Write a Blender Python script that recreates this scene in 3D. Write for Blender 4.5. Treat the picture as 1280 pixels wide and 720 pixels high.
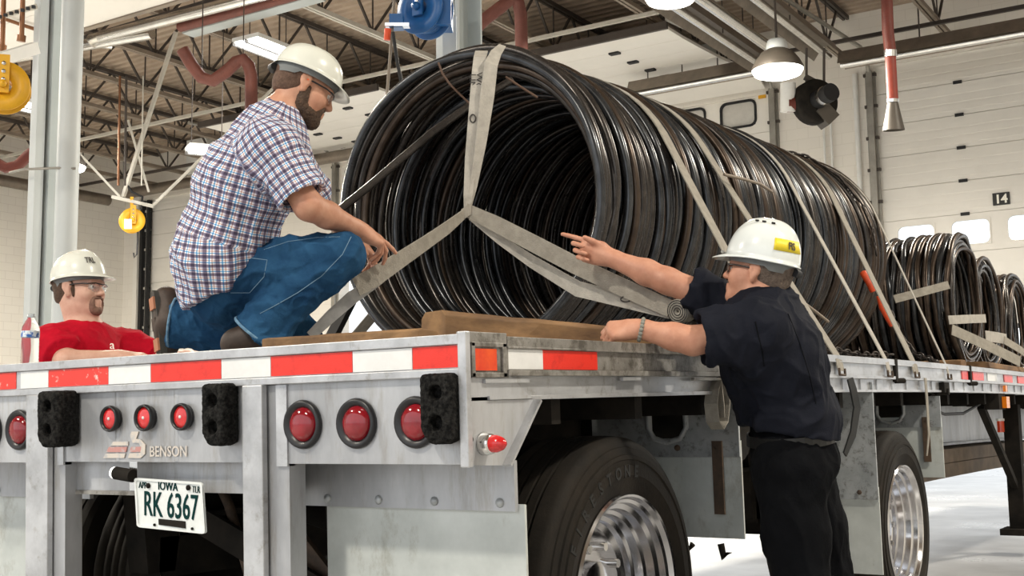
import bpy, bmesh, math, random
import numpy as np
from mathutils import Vector, Matrix, Quaternion, noise
random.seed(7)
for o in list(bpy.data.objects): bpy.data.objects.remove(o, do_unlink=True)
S = bpy.context.scene
COL = S.collection
PI = math.pi
R_ = math.radians

# ------------------------------------------------------------------ camera
F = 1500.0                       # focal length in pixels of a 1280 wide frame
YAW, PITCH, ROLL = R_(33.0), R_(6.88), 0.0125
CAM = Vector((1.7396, -2.4474, 1.05))
_f0 = Vector((-math.sin(YAW), math.cos(YAW), 0)); _r0 = Vector((math.cos(YAW), math.sin(YAW), 0))
CF = _f0 * math.cos(PITCH) + Vector((0, 0, math.sin(PITCH)))
_u0 = _r0.cross(CF)
CR = _r0 * math.cos(ROLL) - _u0 * math.sin(ROLL)
CU = _u0 * math.cos(ROLL) + _r0 * math.sin(ROLL)
cd = bpy.data.cameras.new('camera'); cam = bpy.data.objects.new('camera', cd); COL.objects.link(cam)
cd.sensor_width = 36.0; cd.lens = 36.0 * F / 1280.0; cd.clip_end = 300
m = Matrix.Identity(4)
for i in range(3):
    m[i][0] = CR[i]; m[i][1] = CU[i]; m[i][2] = -CF[i]; m[i][3] = CAM[i]
cam.matrix_world = m
S.camera = cam

# ------------------------------------------------------------------ sky, exposure
wd = bpy.data.worlds.new('sky'); S.world = wd; wd.use_nodes = True
nt = wd.node_tree; nt.nodes.clear()
wo = nt.nodes.new('ShaderNodeOutputWorld'); bg = nt.nodes.new('ShaderNodeBackground')
bg.inputs['Color'].default_value = (0.93, 0.97, 1.0, 1); bg.inputs['Strength'].default_value = 1.45
nt.links.new(bg.outputs[0], wo.inputs[0])
S.view_settings.view_transform = 'Standard'; S.view_settings.look = 'None'
S.view_settings.gamma = 1.0; S.view_settings.use_curve_mapping = False
S.view_settings.exposure = 0.12

# ------------------------------------------------------------------ measuring helpers
def ray(px, py): return CF + CR * ((px - 640) / F) - CU * ((py - 360) / F)
def W(px, py, d): return CAM + ray(px, py) * d
def onY(px, py, Y):
    r = ray(px, py); return CAM + r * ((Y - CAM.y) / r.y)
def onX(px, py, X):
    r = ray(px, py); return CAM + r * ((X - CAM.x) / r.x)
def onZ(px, py, Z):
    r = ray(px, py); return CAM + r * ((Z - CAM.z) / r.z)
DZ = 1.296
def deckz(y): return DZ + .034 * y - .0016 * y * y
def bend(p):          # trailer coordinates -> world: the loaded bed is tilted and cambered
    x, y, z = p
    return (x, y - (.034 - .0032 * y) * z, deckz(y) + z)

# ------------------------------------------------------------------ materials
MATS = {}
def mat(name, col, rough=.5, metal=0., var=.0, vscale=6., col2=None, bump=0., bscale=40., emit=0., spec=.5,
        trans=0., alpha=1., coat=0., ior=1.45, stretch=(1, 1, 1), detail=6., contrast=(.35, .65), rvar=0., sheen=0.):
    if name in MATS: return MATS[name]
    M = bpy.data.materials.new(name); M.use_nodes = True
    t = M.node_tree; b = t.nodes['Principled BSDF']
    def put(k, v):
        if k in b.inputs: b.inputs[k].default_value = v
    c = tuple(col) + (1,) if len(col) == 3 else col
    put('Base Color', c); put('Roughness', rough); put('Metallic', metal); put('Specular IOR Level', spec)
    put('Transmission Weight', trans); put('Alpha', alpha); put('Coat Weight', coat); put('IOR', ior); put('Sheen Weight', sheen)
    if emit > 0: put('Emission Color', c); put('Emission Strength', emit)
    if var > 0 or bump > 0 or rvar > 0:
        tc = t.nodes.new('ShaderNodeTexCoord'); mp = t.nodes.new('ShaderNodeMapping')
        mp.inputs['Scale'].default_value = stretch
        t.links.new(tc.outputs['Object'], mp.inputs['Vector'])
    if var > 0 or rvar > 0:
        n = t.nodes.new('ShaderNodeTexNoise'); n.inputs['Scale'].default_value = vscale; n.inputs['Detail'].default_value = detail
        n.inputs['Roughness'].default_value = .65
        t.links.new(mp.outputs[0], n.inputs['Vector'])
        r = t.nodes.new('ShaderNodeValToRGB'); r.color_ramp.elements[0].position = contrast[0]; r.color_ramp.elements[1].position = contrast[1]
        c2 = tuple(col2) if col2 else tuple(x * (1 - var) for x in col[:3])
        r.color_ramp.elements[0].color = c2[:3] + (1,); r.color_ramp.elements[1].color = c
        t.links.new(n.outputs['Fac'], r.inputs[0])
        if var > 0: t.links.new(r.outputs[0], b.inputs['Base Color'])
        if rvar > 0:
            mr = t.nodes.new('ShaderNodeMapRange'); mr.inputs[3].default_value = rough + rvar; mr.inputs[4].default_value = max(.03, rough - rvar)
            t.links.new(n.outputs['Fac'], mr.inputs[0]); t.links.new(mr.outputs[0], b.inputs['Roughness'])
    if bump > 0:
        n2 = t.nodes.new('ShaderNodeTexNoise'); n2.inputs['Scale'].default_value = bscale; n2.inputs['Detail'].default_value = 5
        t.links.new(mp.outputs[0], n2.inputs['Vector'])
        bp = t.nodes.new('ShaderNodeBump'); bp.inputs['Strength'].default_value = bump; bp.inputs['Distance'].default_value = .01
        t.links.new(n2.outputs['Fac'], bp.inputs['Height']); t.links.new(bp.outputs[0], b.inputs['Normal'])
    MATS[name] = M
    return M

# ------------------------------------------------------------------ objects
def wloc(o):
    v = Vector((0, 0, 0))
    while o is not None: v += o.location; o = o.parent
    return v
def tag(o, label=None, cat=None, group=None, kind=None):
    if label: o['label'] = label
    if cat: o['category'] = cat
    if group: o['group'] = group
    if kind: o['kind'] = kind
    return o
def thing(name, label, cat, loc=(0, 0, 0), group=None, kind=None):
    o = bpy.data.objects.new(name, None); o.empty_display_size = .1; COL.objects.link(o)
    o.location = loc
    return tag(o, label, cat, group, kind)
def copy_tree(o, parent=None):
    c = o.copy(); COL.objects.link(c); c.parent = parent
    for ch in list(o.children): copy_tree(ch, c)
    return c

class MB:
    """collects shapes; build() links them as ONE mesh object"""
    def __init__(s): s.v = []; s.f = []; s.sm = []
    def add(s, vs, fs, smooth=False):
        b = len(s.v); s.v += [tuple(v) for v in vs]
        for f in fs: s.f.append(tuple(i + b for i in f)); s.sm.append(smooth)
        return s
    def box(s, x0, x1, y0, y1, z0, z1, ny=1, nx=1):
        ys = [y0 + (y1 - y0) * i / ny for i in range(ny + 1)]; vs = []; fs = []
        for y in ys: vs += [(x0, y, z0), (x1, y, z0), (x1, y, z1), (x0, y, z1)]
        for i in range(ny):
            a = 4 * i; c = a + 4
            for k in range(4):
                l = (k + 1) % 4; fs.append((a + k, a + l, c + l, c + k))
        fs.append((3, 2, 1, 0)); e = 4 * ny; fs.append((e, e + 1, e + 2, e + 3))
        fs = [f[::-1] for f in fs]
        return s.add(vs, fs)
    def obox(s, c, ax, ay, az):
        """box at centre c with half-axis vectors"""
        c, ax, ay, az = map(Vector, (c, ax, ay, az))
        vs = [c + ax * i + ay * j + az * k for k in (-1, 1) for j in (-1, 1) for i in (-1, 1)]
        return s.add(vs, [(0, 2, 3, 1), (4, 5, 7, 6), (0, 1, 5, 4), (2, 6, 7, 3), (0, 4, 6, 2), (1, 3, 7, 5)])
    def beam(s, a, b, w, h=None, up=(0, 0, 1)):
        a, b = Vector(a), Vector(b); d = (b - a); h = h or w
        u = Vector(up); n = d.normalized(); sd = n.cross(u)
        if sd.length < 1e-4: sd = n.cross(Vector((1, 0, 0)))
        sd.normalize(); u = sd.cross(n)
        return s.obox((a + b) / 2, d / 2, sd * (w / 2), u * (h / 2))
    def tube(s, pts, rad, seg=10, caps=True, closed=False, ell=None):
        pts = [Vector(p) for p in pts]; n = len(pts)
        rads = rad if isinstance(rad, (list, tuple)) else [rad] * n
        vs = []; fs = []; prev = None
        for i, p in enumerate(pts):
            a = pts[(i - 1) % n] if (closed or i > 0) else p
            b = pts[(i + 1) % n] if (closed or i < n - 1) else p
            t = (b - a).normalized()
            if prev is None:
                u = Vector((0, 0, 1)) if abs(t.z) < .9 else Vector((1, 0, 0))
                u = (u - t * u.dot(t)).normalized()
            else: u = (prev - t * prev.dot(t)).normalized()
            prev = u; w = t.cross(u)
            for k in range(seg):
                an = 2 * PI * k / seg
                vs.append(p + (u * math.cos(an) + w * math.sin(an)) * rads[i])
        m_ = n if closed else n - 1
        for i in range(m_):
            for k in range(seg):
                l = (k + 1) % seg; j = (i + 1) % n
                fs.append((i * seg + k, i * seg + l, j * seg + l, j * seg + k))
        s.add(vs, fs, True)
        if caps and not closed:
            s.add([vs[k] for k in range(seg)], [tuple(range(seg))[::-1]])
            s.add([vs[(n - 1) * seg + k] for k in range(seg)], [tuple(range(seg))])
        return s
    def cyl(s, a, b, r, seg=16, r2=None): return s.tube([a, b], [r, r if r2 is None else r2], seg)
    def lathe(s, prof, c=(0, 0, 0), axis=(0, 0, 1), seg=32, smooth=True, close=False):
        """prof: (radius, height along the axis)"""
        ax = Vector(axis).normalized(); c = Vector(c)
        u = Vector((0, 0, 1)) if abs(ax.z) < .9 else Vector((1, 0, 0))
        u = (u - ax * u.dot(ax)).normalized(); w = ax.cross(u); vs = []; fs = []
        for r, h in prof:
            for k in range(seg):
                an = 2 * PI * k / seg
                vs.append(c + ax * h + (u * math.cos(an) + w * math.sin(an)) * r)
        n = len(prof)
        for i in range(n if close else n - 1):
            j = (i + 1) % n
            for k in range(seg):
                l = (k + 1) % seg; fs.append((i * seg + k, i * seg + l, j * seg + l, j * seg + k))
        return s.add(vs, fs, smooth)
    def prism(s, poly, ext):
        """poly: 3D points in a plane, ext: extrusion vector"""
        poly = [Vector(p) for p in poly]; e = Vector(ext); n = len(poly)
        vs = poly + [p + e for p in poly]
        fs = [tuple(range(n))[::-1], tuple(range(n, 2 * n))] + [(i, (i + 1) % n, n + (i + 1) % n, n + i) for i in range(n)]
        return s.add(vs, fs)
    def sphere(s, c, r, seg=16, rings=10, ax=None):
        c = Vector(c); rr = r if isinstance(r, (list, tuple)) else (r, r, r); vs = []; fs = []
        A = ax or (Vector((1, 0, 0)), Vector((0, 1, 0)), Vector((0, 0, 1)))
        for i in range(rings + 1):
            th = PI * i / rings
            for k in range(seg):
                an = 2 * PI * k / seg
                vs.append(c + A[0] * (rr[0] * math.sin(th) * math.cos(an)) + A[1] * (rr[1] * math.sin(th) * math.sin(an)) + A[2] * (rr[2] * math.cos(th)))
        for i in range(rings):
            for k in range(seg):
                l = (k + 1) % seg; fs.append((i * seg + k, (i + 1) * seg + k, (i + 1) * seg + l, i * seg + l))
        return s.add(vs, fs, True)
    def ribbon(s, pts, wid, th, wdirs):
        """flat strap along pts; wdirs: width direction (one or per point)"""
        pts = [Vector(p) for p in pts]; n = len(pts); vs = []; fs = []
        for i, p in enumerate(pts):
            t = (pts[min(i + 1, n - 1)] - pts[max(i - 1, 0)]).normalized()
            w = Vector(wdirs[i] if isinstance(wdirs, list) else wdirs); w = (w - t * w.dot(t)).normalized()
            nn = t.cross(w); ww = wid[i] if isinstance(wid, list) else wid
            vs += [p - w * ww / 2 - nn * th / 2, p + w * ww / 2 - nn * th / 2, p + w * ww / 2 + nn * th / 2, p - w * ww / 2 + nn * th / 2]
        for i in range(n - 1):
            a = 4 * i; c = a + 4
            for k in range(4):
                l = (k + 1) % 4; fs.append((a + k, a + l, c + l, c + k))
        fs.append((3, 2, 1, 0)); e = 4 * (n - 1); fs.append((e, e + 1, e + 2, e + 3))
        return s.add(vs, fs)
    def bent(s):
        s.v = [bend(v) for v in s.v]; return s
    def build(s, name, material, parent=None, loc=None, bevel=0.):
        off = wloc(parent) if parent is not None else Vector(loc or (0, 0, 0))
        me = bpy.data.meshes.new(name)
        me.from_pydata([(v[0] - off.x, v[1] - off.y, v[2] - off.z) for v in s.v], [], s.f)
        me.polygons.foreach_set('use_smooth', s.sm); me.materials.append(material); me.update()
        bm = bmesh.new(); bm.from_mesh(me); bmesh.ops.recalc_face_normals(bm, faces=bm.faces); bm.to_mesh(me); bm.free()
        o = bpy.data.objects.new(name, me); COL.objects.link(o)
        if parent is not None: o.parent = parent
        else: o.location = off
        if bevel > 0:
            bv = o.modifiers.new('bevel', 'BEVEL'); bv.width = bevel; bv.segments = 2; bv.limit_method = 'ANGLE'; bv.angle_limit = R_(50)
        return o

def text_mesh(txt, size, depth=.002, offset=0., align='LEFT', shear=0.):
    """returns (verts, faces) of lettering in the local xy plane"""
    c = bpy.data.curves.new('t', 'FONT'); c.body = txt; c.size = size; c.extrude = depth; c.offset = offset; c.align_x = align; c.shear = shear
    c.resolution_u = 3
    o = bpy.data.objects.new('t', c); COL.objects.link(o)
    dg = bpy.context.evaluated_depsgraph_get(); me = o.evaluated_get(dg).to_mesh()
    vs = [v.co.copy() for v in me.vertices]; fs = [tuple(p.vertices) for p in me.polygons]
    o.evaluated_get(dg).to_mesh_clear(); bpy.data.objects.remove(o); bpy.data.curves.remove(c)
    return vs, fs
def add_text(mb, txt, size, origin, xdir, ydir, depth=.002, offset=0., align='LEFT', sx=1.):
    vs, fs = text_mesh(txt, size, depth, offset, align)
    o, X, Y = Vector(origin), Vector(xdir).normalized(), Vector(ydir).normalized(); N = X.cross(Y)
    mb.add([o + X * v.x * sx + Y * v.y + N * v.z for v in vs], fs)
    return mb

def arc(c, r, a0, a1, n, u, v):
    c, u, v = Vector(c), Vector(u), Vector(v)
    return [c + u * (r * math.cos(R_(a0 + (a1 - a0) * i / n))) + v * (r * math.sin(R_(a0 + (a1 - a0) * i / n))) for i in range(n + 1)]
# ================================================================== MATERIALS
M_wall = None
def block_mat(name, col, mortar, bw=.4, bh=.2, rot=False):
    M = mat(name, col, .7, bump=.0, var=.06, vscale=1.3)
    t = M.node_tree; b = t.nodes['Principled BSDF']
    tc = t.nodes.new('ShaderNodeTexCoord'); sp = t.nodes.new('ShaderNodeSeparateXYZ'); cb = t.nodes.new('ShaderNodeCombineXYZ')
    t.links.new(tc.outputs['Object'], sp.inputs[0])
    t.links.new(sp.outputs[1 if rot else 0], cb.inputs[0]); t.links.new(sp.outputs[2], cb.inputs[1])
    br = t.nodes.new('ShaderNodeTexBrick'); br.inputs['Scale'].default_value = 1.0
    br.inputs['Brick Width'].default_value = bw; br.inputs['Row Height'].default_value = bh; br.inputs['Mortar Size'].default_value = .006
    br.inputs['Color1'].default_value = tuple(col) + (1,); br.inputs['Color2'].default_value = tuple(c * .97 for c in col) + (1,)
    br.inputs['Mortar'].default_value = tuple(mortar) + (1,)
    t.links.new(cb.outputs[0], br.inputs['Vector']); t.links.new(br.outputs['Color'], b.inputs['Base Color'])
    return M
M_back = block_mat('painted block wall', (.82, .78, .71), (.75, .71, .64))
M_left = block_mat('painted block wall side', (.82, .785, .72), (.70, .66, .60), rot=True)
M_floor = mat('polished concrete floor', (.46, .455, .45), .30, var=.3, vscale=.6, col2=(.30, .30, .30), rvar=.14)
M_deckroof = mat('brown roof deck', (.44, .345, .26), .6, var=.3, vscale=1.2)
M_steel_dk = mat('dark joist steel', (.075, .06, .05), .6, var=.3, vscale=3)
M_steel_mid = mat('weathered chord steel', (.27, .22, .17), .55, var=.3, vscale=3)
M_steel_lt = mat('pale painted steel', (.60, .57, .50), .5, var=.15, vscale=4)
M_doorpanel = mat('white door panel', (.83, .80, .74), .45, var=.05, vscale=2)
M_black = mat('black rubber', (.012, .012, .013), .6)
M_track = mat('galvanised track', (.36, .34, .30), .45, .4, var=.25, vscale=5)
M_glass = mat('window pane', (.95, .98, 1), .05, trans=1., spec=.3)
M_fogglass = mat('dusty window pane', (.60, .58, .54), .4, var=.1, vscale=8)
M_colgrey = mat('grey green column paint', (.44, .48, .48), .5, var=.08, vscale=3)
M_colpipe = mat('pale grey downpipe paint', (.58, .61, .61), .45, var=.06, vscale=3)
M_silver = mat('spiral duct metal', (.78, .77, .74), .22, 1., var=.15, vscale=8, stretch=(1, 1, 1))
M_refl = mat('heater reflector metal', (.25, .21, .17), .4, .5, var=.3, vscale=4)
M_hose = mat('red brown exhaust hose', (.17, .055, .04), .6, var=.25, vscale=8, bump=.6, bscale=60)
M_hose2 = mat('brick red hose', (.15, .028, .016), .55, var=.25, vscale=6, bump=.5, bscale=60)
M_yellow = mat('yellow reel paint', (.80, .42, .02), .4, var=.15, vscale=6)
M_blue = mat('blue reel paint', (.015, .11, .33), .35, var=.15, vscale=6)
M_copper = mat('copper', (.26, .12, .06), .4, .7, var=.2, vscale=8)
M_lamp = mat('lamp glow', (1, .97, .88), .4, emit=9.)
M_tube = mat('fluorescent tube glow', (.95, .98, 1), .4, emit=9.)
M_taupe = mat('taupe lamp housing', (.085, .072, .058), .5, .2, var=.15, vscale=6)
M_white = mat('white paint', (.80, .80, .77), .45, var=.08, vscale=5)
M_sign = mat('black sign', (.015, .015, .015), .5)
M_signtxt = mat('sign lettering', (.9, .88, .8), .5)

# ================================================================== ROOM
YB, XL, ZC = 18.0, -23.6, 8.3
def struct(mb, name, m, **k): return tag(mb.build(name, m, **k), kind='structure')
fl = tag(MB().box(-60, 40, -40, 70, -.3, 0).build('floor', M_floor), 'grey polished concrete shop floor', 'floor', kind='structure')
w = MB()
OPEN = [(-22.6, -18.0), (-16.2, -11.6), (-10.45, -5.9), (-4.0, .8), (2.4, 7.0)]
xs = XL - .3
for a, b in OPEN + [(10., 10.)]:
    w.box(xs, a, YB, YB + .35, 0, ZC); xs = b
for a, b in OPEN[:]: w.box(a, b, YB, YB + .35, 7.3 if a == -4.0 else 7.14, ZC)
wb = struct(w, 'wall_back', M_back); wb['label'] = 'cream painted block wall with a row of bay doors'; wb['category'] = 'wall'
wl = struct(MB().box(XL - .35, XL, -12, YB, 0, ZC), 'wall_left', M_left); wl['label'] = 'cream painted block side wall behind the man in red'; wl['category'] = 'wall'
wr_ = struct(MB().box(10, 10.35, -12, YB + .35, 0, ZC), 'wall_right', M_left); wr_['label'] = 'cream painted block wall to the right, out of view'; wr_['category'] = 'wall'  # unseen wall, added to keep sky light off the trailer's right side
# roof deck: folded sheet with ribs along x, a row of real folds
c = MB(); ys = -12.0; prof = []
while ys < YB + .4:
    prof += [(ys, ZC), (ys + .09, ZC), (ys + .12, ZC + .06), (ys + .17, ZC + .06)]; ys += .20
vs = []; fs = []
for y, z in prof: vs += [(XL - .3, y, z), (10, y, z)]
for i in range(len(prof) - 1): fs.append((2 * i, 2 * i + 1, 2 * i + 3, 2 * i + 2))
c.add(vs, fs); c.box(XL - .3, 10, -12, YB + .4, ZC + .065, ZC + .3)
ce = struct(c, 'ceiling', M_deckroof); ce['label'] = 'brown ribbed metal roof deck'; ce['category'] = 'ceiling'

# ------------------------------------------------------------------ bay doors
def rrect(x0, x1, z0, z1, r, n=5):
    p = []
    for cx, cz, a in ((x1 - r, z1 - r, 0), (x0 + r, z1 - r, 90), (x0 + r, z0 + r, 180), (x1 - r, z0 + r, 270)):
        for i in range(n + 1): p.append((cx + r * math.cos(R_(a + 90 * i / n)), cz + r * math.sin(R_(a + 90 * i / n))))
    return p
def door_panel(root, x0, x1, z0, z1, wins=(), glass=None, y=YB + .06, th=.05):
    """vertical section of a sectional door; wins: (xa, xb, za, zb)"""
    b = MB()
    if wins:
        za, zb = wins[0][2], wins[0][3]
        b.box(x0, x1, y, y + th, z0, za); b.box(x0, x1, y, y + th, zb, z1); xx = x0
        for wa in wins: b.box(xx, wa[0], y, y + th, za, zb); xx = wa[1]
        b.box(xx, x1, y, y + th, za, zb)
    else:
        b.box(x0, x1, y, y + th * .6, z0 + .007, z1 - .007); b.box(x0, x1, y + th * .6, y + th, z0, z1)
        for k in (1, 2, 3): b.box(x0, x1, y - .006, y, z0 + (z1 - z0) * k / 4 - .05, z0 + (z1 - z0) * k / 4 + .05)
    p = b.build('door_panel', M_doorpanel, root)
    for xa, xb, za, zb in wins:
        e_ = .03 if glass else .008; o_ = rrect(xa - e_, xb + e_, za - e_, zb + e_, .13 if glass else .012); i_ = rrect(xa + .012, xb - .012, za + .012, zb - .012, .10)
        n = len(o_); vs = [(q[0], y - .018, q[1]) for q in o_] + [(q[0], y - .018, q[1]) for q in i_] + [(q[0], y + .02, q[1]) for q in o_] + [(q[0], y + .02, q[1]) for q in i_]
        fs = []
        for i in range(n):
            j = (i + 1) % n; fs += [(i, j, n + j, n + i), (2 * n + i, 3 * n + i, 3 * n + j, 2 * n + j), (i, 2 * n + i, 2 * n + j, j), (n + i, n + j, 3 * n + j, 3 * n + i)]
        MB().add(vs, fs).build('window_gasket', M_black if glass else M_doorpanel, p)
        MB().box(xa, xb, y + .02, y + .03, za, zb).build('window_pane', glass or M_glass, p)
    return p
def hinge(root, x, z, y=YB + .05): MB().box(x - .07, x + .07, y - .02, y + .01, z - .025, z + .025).build('hinge', M_black, root)
# door with the number 14, half raised
d = thing('door_3', 'half raised white sectional bay door numbered 14', 'bay door', (-1.6, YB, 0), kind='structure')
zs = [2.69, 3.3, 3.92, 4.55, 5.11, 5.67, 6.23, 6.79, 7.3]
for i in range(len(zs) - 1):
    wn = [(a, a + .62, 4.03, 4.45) for a in (-3.74, -2.86, -1.98, -1.10, -.22)] if i == 2 else ()
    door_panel(d, -4.0, .8, zs[i], zs[i + 1], wn)
for z in zs[1:-1]:
    for x in (-2.62, -.75): hinge(d, x, z)
MB().box(-4.0, .8, YB + .04, YB + .12, 2.62, 2.69).build('bottom_seal', M_black, d)
q = onY(1251, 248, YB); sg = MB().box(q.x - .13, q.x + .13, YB + .02, YB + .055, q.z - .1, q.z + .1).build('number_plate', M_sign, d)
add_text(MB(), '14', .2, (q.x, YB + .018, q.z - .07), (1, 0, 0), (0, 0, 1), .001, .006, 'CENTER').build('numerals', M_signtxt, sg)
# raised doors beside it: upright part with a window, the rest lying flat on its tracks under the roof
def raised_door(n, x0, x1, label, wins, bottom=5.45):
    d = thing('door_%d' % n, label, 'bay door', ((x0 + x1) / 2, YB, 0), kind='structure')
    door_panel(d, x0, x1, bottom, 6.45)
    door_panel(d, x0, x1, 6.45, 7.16, wins, M_fogglass)
    MB().box(x0, x1, YB + .04, YB + .12, bottom - .06, bottom).build('bottom_seal', M_black, d)
    prev = (YB + .06, 7.17)
    nodes = [(17.95, 7.22), (17.55, 7.42), (16.95, 7.34), (16.35, 7.29), (15.75, 7.25), (15.1, 7.22), (14.45, 7.2), (13.8, 7.2)]
    for i in range(len(nodes) - 1):
        (ya, za), (yb, zb) = nodes[i], nodes[i + 1]
        a, b = Vector((0, ya, za)), Vector((0, yb, zb)); t = (b - a).normalized() * .006
        a += t; b -= t; nrm = Vector((0, -(b - a).z, (b - a).y)).normalized() * .05
        if nrm.z < 0: nrm = -nrm
        MB().prism([(x0 + .05, a.y, a.z), (x0 + .05, b.y, b.z), (x0 + .05, b.y + nrm.y, b.z + nrm.z), (x0 + .05, a.y + nrm.y, a.z + nrm.z)], (x1 - x0 - .1, 0, 0)).build('door_panel', M_doorpanel, d)
        if 0 < i:
            for fx in (.3, .72): MB().box(x0 + (x1 - x0) * fx - .09, x0 + (x1 - x0) * fx + .09, ya - .05, ya + .05, za - .03, za).build('hinge', M_black, d)
    for fx in (.3, .72): hinge(d, x0 + (x1 - x0) * fx, 6.45)
    MB().box(x0, x1, 13.74, 13.8, 7.16, 7.28).build('top_edge_strip', M_steel_dk, d)
    return d
d2 = raised_door(2, -10.45, -5.9, 'raised white bay door with a grey window beside the hanging lamp', [(-9.95, -9.3, 6.62, 7.08), (-8.9, -8.25, 6.62, 7.08), (-7.85, -7.2, 6.62, 7.08), (-6.86, -6.2, 6.62, 7.08)])
MB().box(-6.12, -5.98, YB + .035, YB + .06, 7.08, 7.16).build('yellow_sticker', M_yellow, d2)
d1 = raised_door(1, -16.2, -11.6, 'raised white bay door behind the kneeling man', [(-16.05, -15.4, 6.7, 7.1), (-14.6, -13.95, 6.7, 7.1), (-13.5, -12.85, 6.7, 7.1)])
d4 = thing('door_4', 'closed white sectional door near the room corner', 'bay door', (-20.3, YB, 0), kind='structure')
z = 0.
while z < 7.1:
    door_panel(d4, -22.6, -18.0, z, min(z + .62, 7.2))
    if z > 0: hinge(d4, -20.96, z); hinge(d4, -19.0, z)
    z += .62
# door tracks on the wall
def track(x, label, z1=7.2, into=True):
    t = thing('door_track', label, 'door track', (x, YB, 0), 'bay door tracks')
    b = MB().box(x - .05, x + .05, YB - .1, YB - .02, 0, z1); b.box(x - .09, x + .09, YB - .025, YB, 0, z1)
    b.build('angle_rail', M_track, t)
    k = .4
    while k < z1: MB().box(x - .11, x + .11, YB - .06, YB, k, k + .05).build('bracket', M_steel_dk, t); k += .56
    if into: MB().tube([(x, YB - .08, z1), (x, YB - .2, z1 + .2), (x, YB - .5, z1 + .32), (x, 13.6, z1 + .05)], .035, 8).build('overhead_rail', M_track, t)
track(-4.05, 'galvanised door track beside the pier left of door 14')
track(-5.82, 'galvanised door track right of the raised door with the grey window')
track(-16.3, 'galvanised door track rising behind the kneeling man')
tl = thing('door_track', 'dark slotted door track beside the small hanging yellow reel', 'door track', (-22.7, YB, 0), 'bay door tracks')
MB().box(-22.85, -22.75, YB - .12, YB, 0, 7.1).build('angle_rail', M_black, tl); MB().box(-22.6, -22.53, YB - .12, YB, 0, 7.1).build('angle_rail', M_black, tl)
for k in range(14): MB().box(-22.85, -22.53, YB - .05, YB, .3 + .5 * k, .36 + .5 * k).build('bracket', M_steel_lt, tl)
struct(MB().box(-23.1, -22.95, YB - .1, YB, 0, 7.3), 'trim_1', M_doorpanel)['label'] = 'pale wall post beside the corner door'
# conduits on the pier beside door 14
for px, lab in ((1073, 'thick pale conduit running up the pier left of door 14'), (1040, 'thin pale conduit below the blower, right one'), (1031, 'thin pale conduit below the blower, left one')):
    q = onY(px, 200, YB - .08); r = .045 if px == 1073 else .022
    tag(MB().cyl((q.x, YB - .06, .3), (q.x, YB - .06, 7.2 if px == 1073 else 6.6), r, 10).build('conduit_pipe', M_white, loc=(q.x, YB - .06, 0)), lab, 'pipe', 'pier conduits')
# ------------------------------------------------------------------ roof steel
def joist(x, zt=8.22, zb=7.45, y0=-6, y1=YB - .1, m=M_steel_mid, label=None):
    j = thing('roof_joist', label, 'roof joist', (x, (y0 + y1) / 2, zb), 'open web roof joists')
    for z in (zt, zb):
        b = MB(); b.box(x - .06, x - .012, y0, y1, z - .035, z + .035); b.box(x + .012, x + .06, y0, y1, z - .035, z + .035)
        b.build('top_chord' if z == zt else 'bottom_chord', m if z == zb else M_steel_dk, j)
    b = MB(); y = y0; up = False
    while y < y1 - .6:
        b.beam((x, y, zb if not up else zt), (x, y + .6, zt if not up else zb), .035)
        if up: b.beam((x, y + .6, zb), (x, y + .6, zt), .02)
        up = not up; y += .6
    tag(b.build('web_rods', M_steel_dk, j), kind='stuff')
names = [(-22.2, 'furthest left'), (-20.6, 'second from left'), (-19.0, 'third from left'), (-17.4, 'fourth from left'), (-15.7, 'fifth from left'), (-14.0, 'sixth from left'), (-12.3, 'seventh from left'), (-10.25, 'eighth from left'), (-8.3, 'ninth from left'), (-6.25, 'sixth from right'), (-4.4, 'fifth from right'), (-2.6, 'fourth from right'), (-.8, 'third from right'), (1.2, 'second from right'), (3.2, 'furthest right')]
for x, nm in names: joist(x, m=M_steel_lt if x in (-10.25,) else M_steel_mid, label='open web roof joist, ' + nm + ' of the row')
for k, (y, lab) in enumerate(((6.0, 'nearest cross bridging bar under the roof'), (9.4, 'second cross bridging bar under the roof'), (13.6, 'pale cross bridging bar nearest the bay doors'), (16.6, 'cross bridging bar close to the back wall'))):
    tag(MB().box(XL, 5, y - .03, y + .03, 7.36, 7.42).build('bridging_bar', M_steel_lt if k == 2 else M_steel_dk, loc=(-9, y, 7.36)), lab, 'steel bar', 'cross bridging')
# ------------------------------------------------------------------ columns
def at(px, py, d): return W(px, py, d)
d_ = 9.5
bx = onZ(60, 380, 2.0)
pA = W(39, 384, d_); pB = W(58, 384, d_ + .1)
cx, cy = pA.x, pA.y
cl = thing('steel_column', 'grey wide flange steel column behind the man in red', 'column', (cx, cy, 0))
MB().box(cx - .040, cx + .040, cy - .040, cy + .040, 0, ZC).build('flange', M_colpipe, cl)
MB().box(cx - .06, cx + .01, cy + .035, cy + .06, 0, ZC).build('groove_strip', M_steel_mid, cl)
MB().box(pB.x - .055, pB.x + .052, pB.y - .058, pB.y + .06, 0, ZC).build('web', M_colgrey, cl)  # darker tone than the flange: recess shade put into the web colour
pC = W(79, 384, d_ - .1)
dp = thing('downpipe', 'pale grey round downpipe strapped to the steel column', 'pipe', (pC.x, pC.y, 0))
MB().cyl((pC.x, pC.y, 0), (pC.x, pC.y, ZC), .088, 24).build('pipe', M_colpipe, dp)
q = W(60, 212, d_)
MB().tube([(cx - .14, cy - .14, q.z), (cx + .05, cy - .15, q.z), (pC.x, pC.y - .10, q.z), (pC.x + .10, pC.y, q.z)], .010, 6).build('clamp', M_track, dp)
p0 = W(552, 60, 10.0); p1 = W(596, 60, 10.0); cc = (p0 + p1) / 2
c2 = thing('steel_column', 'grey wide flange steel column behind the big wire coil', 'column', (cc.x, cc.y, 0))
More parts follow.
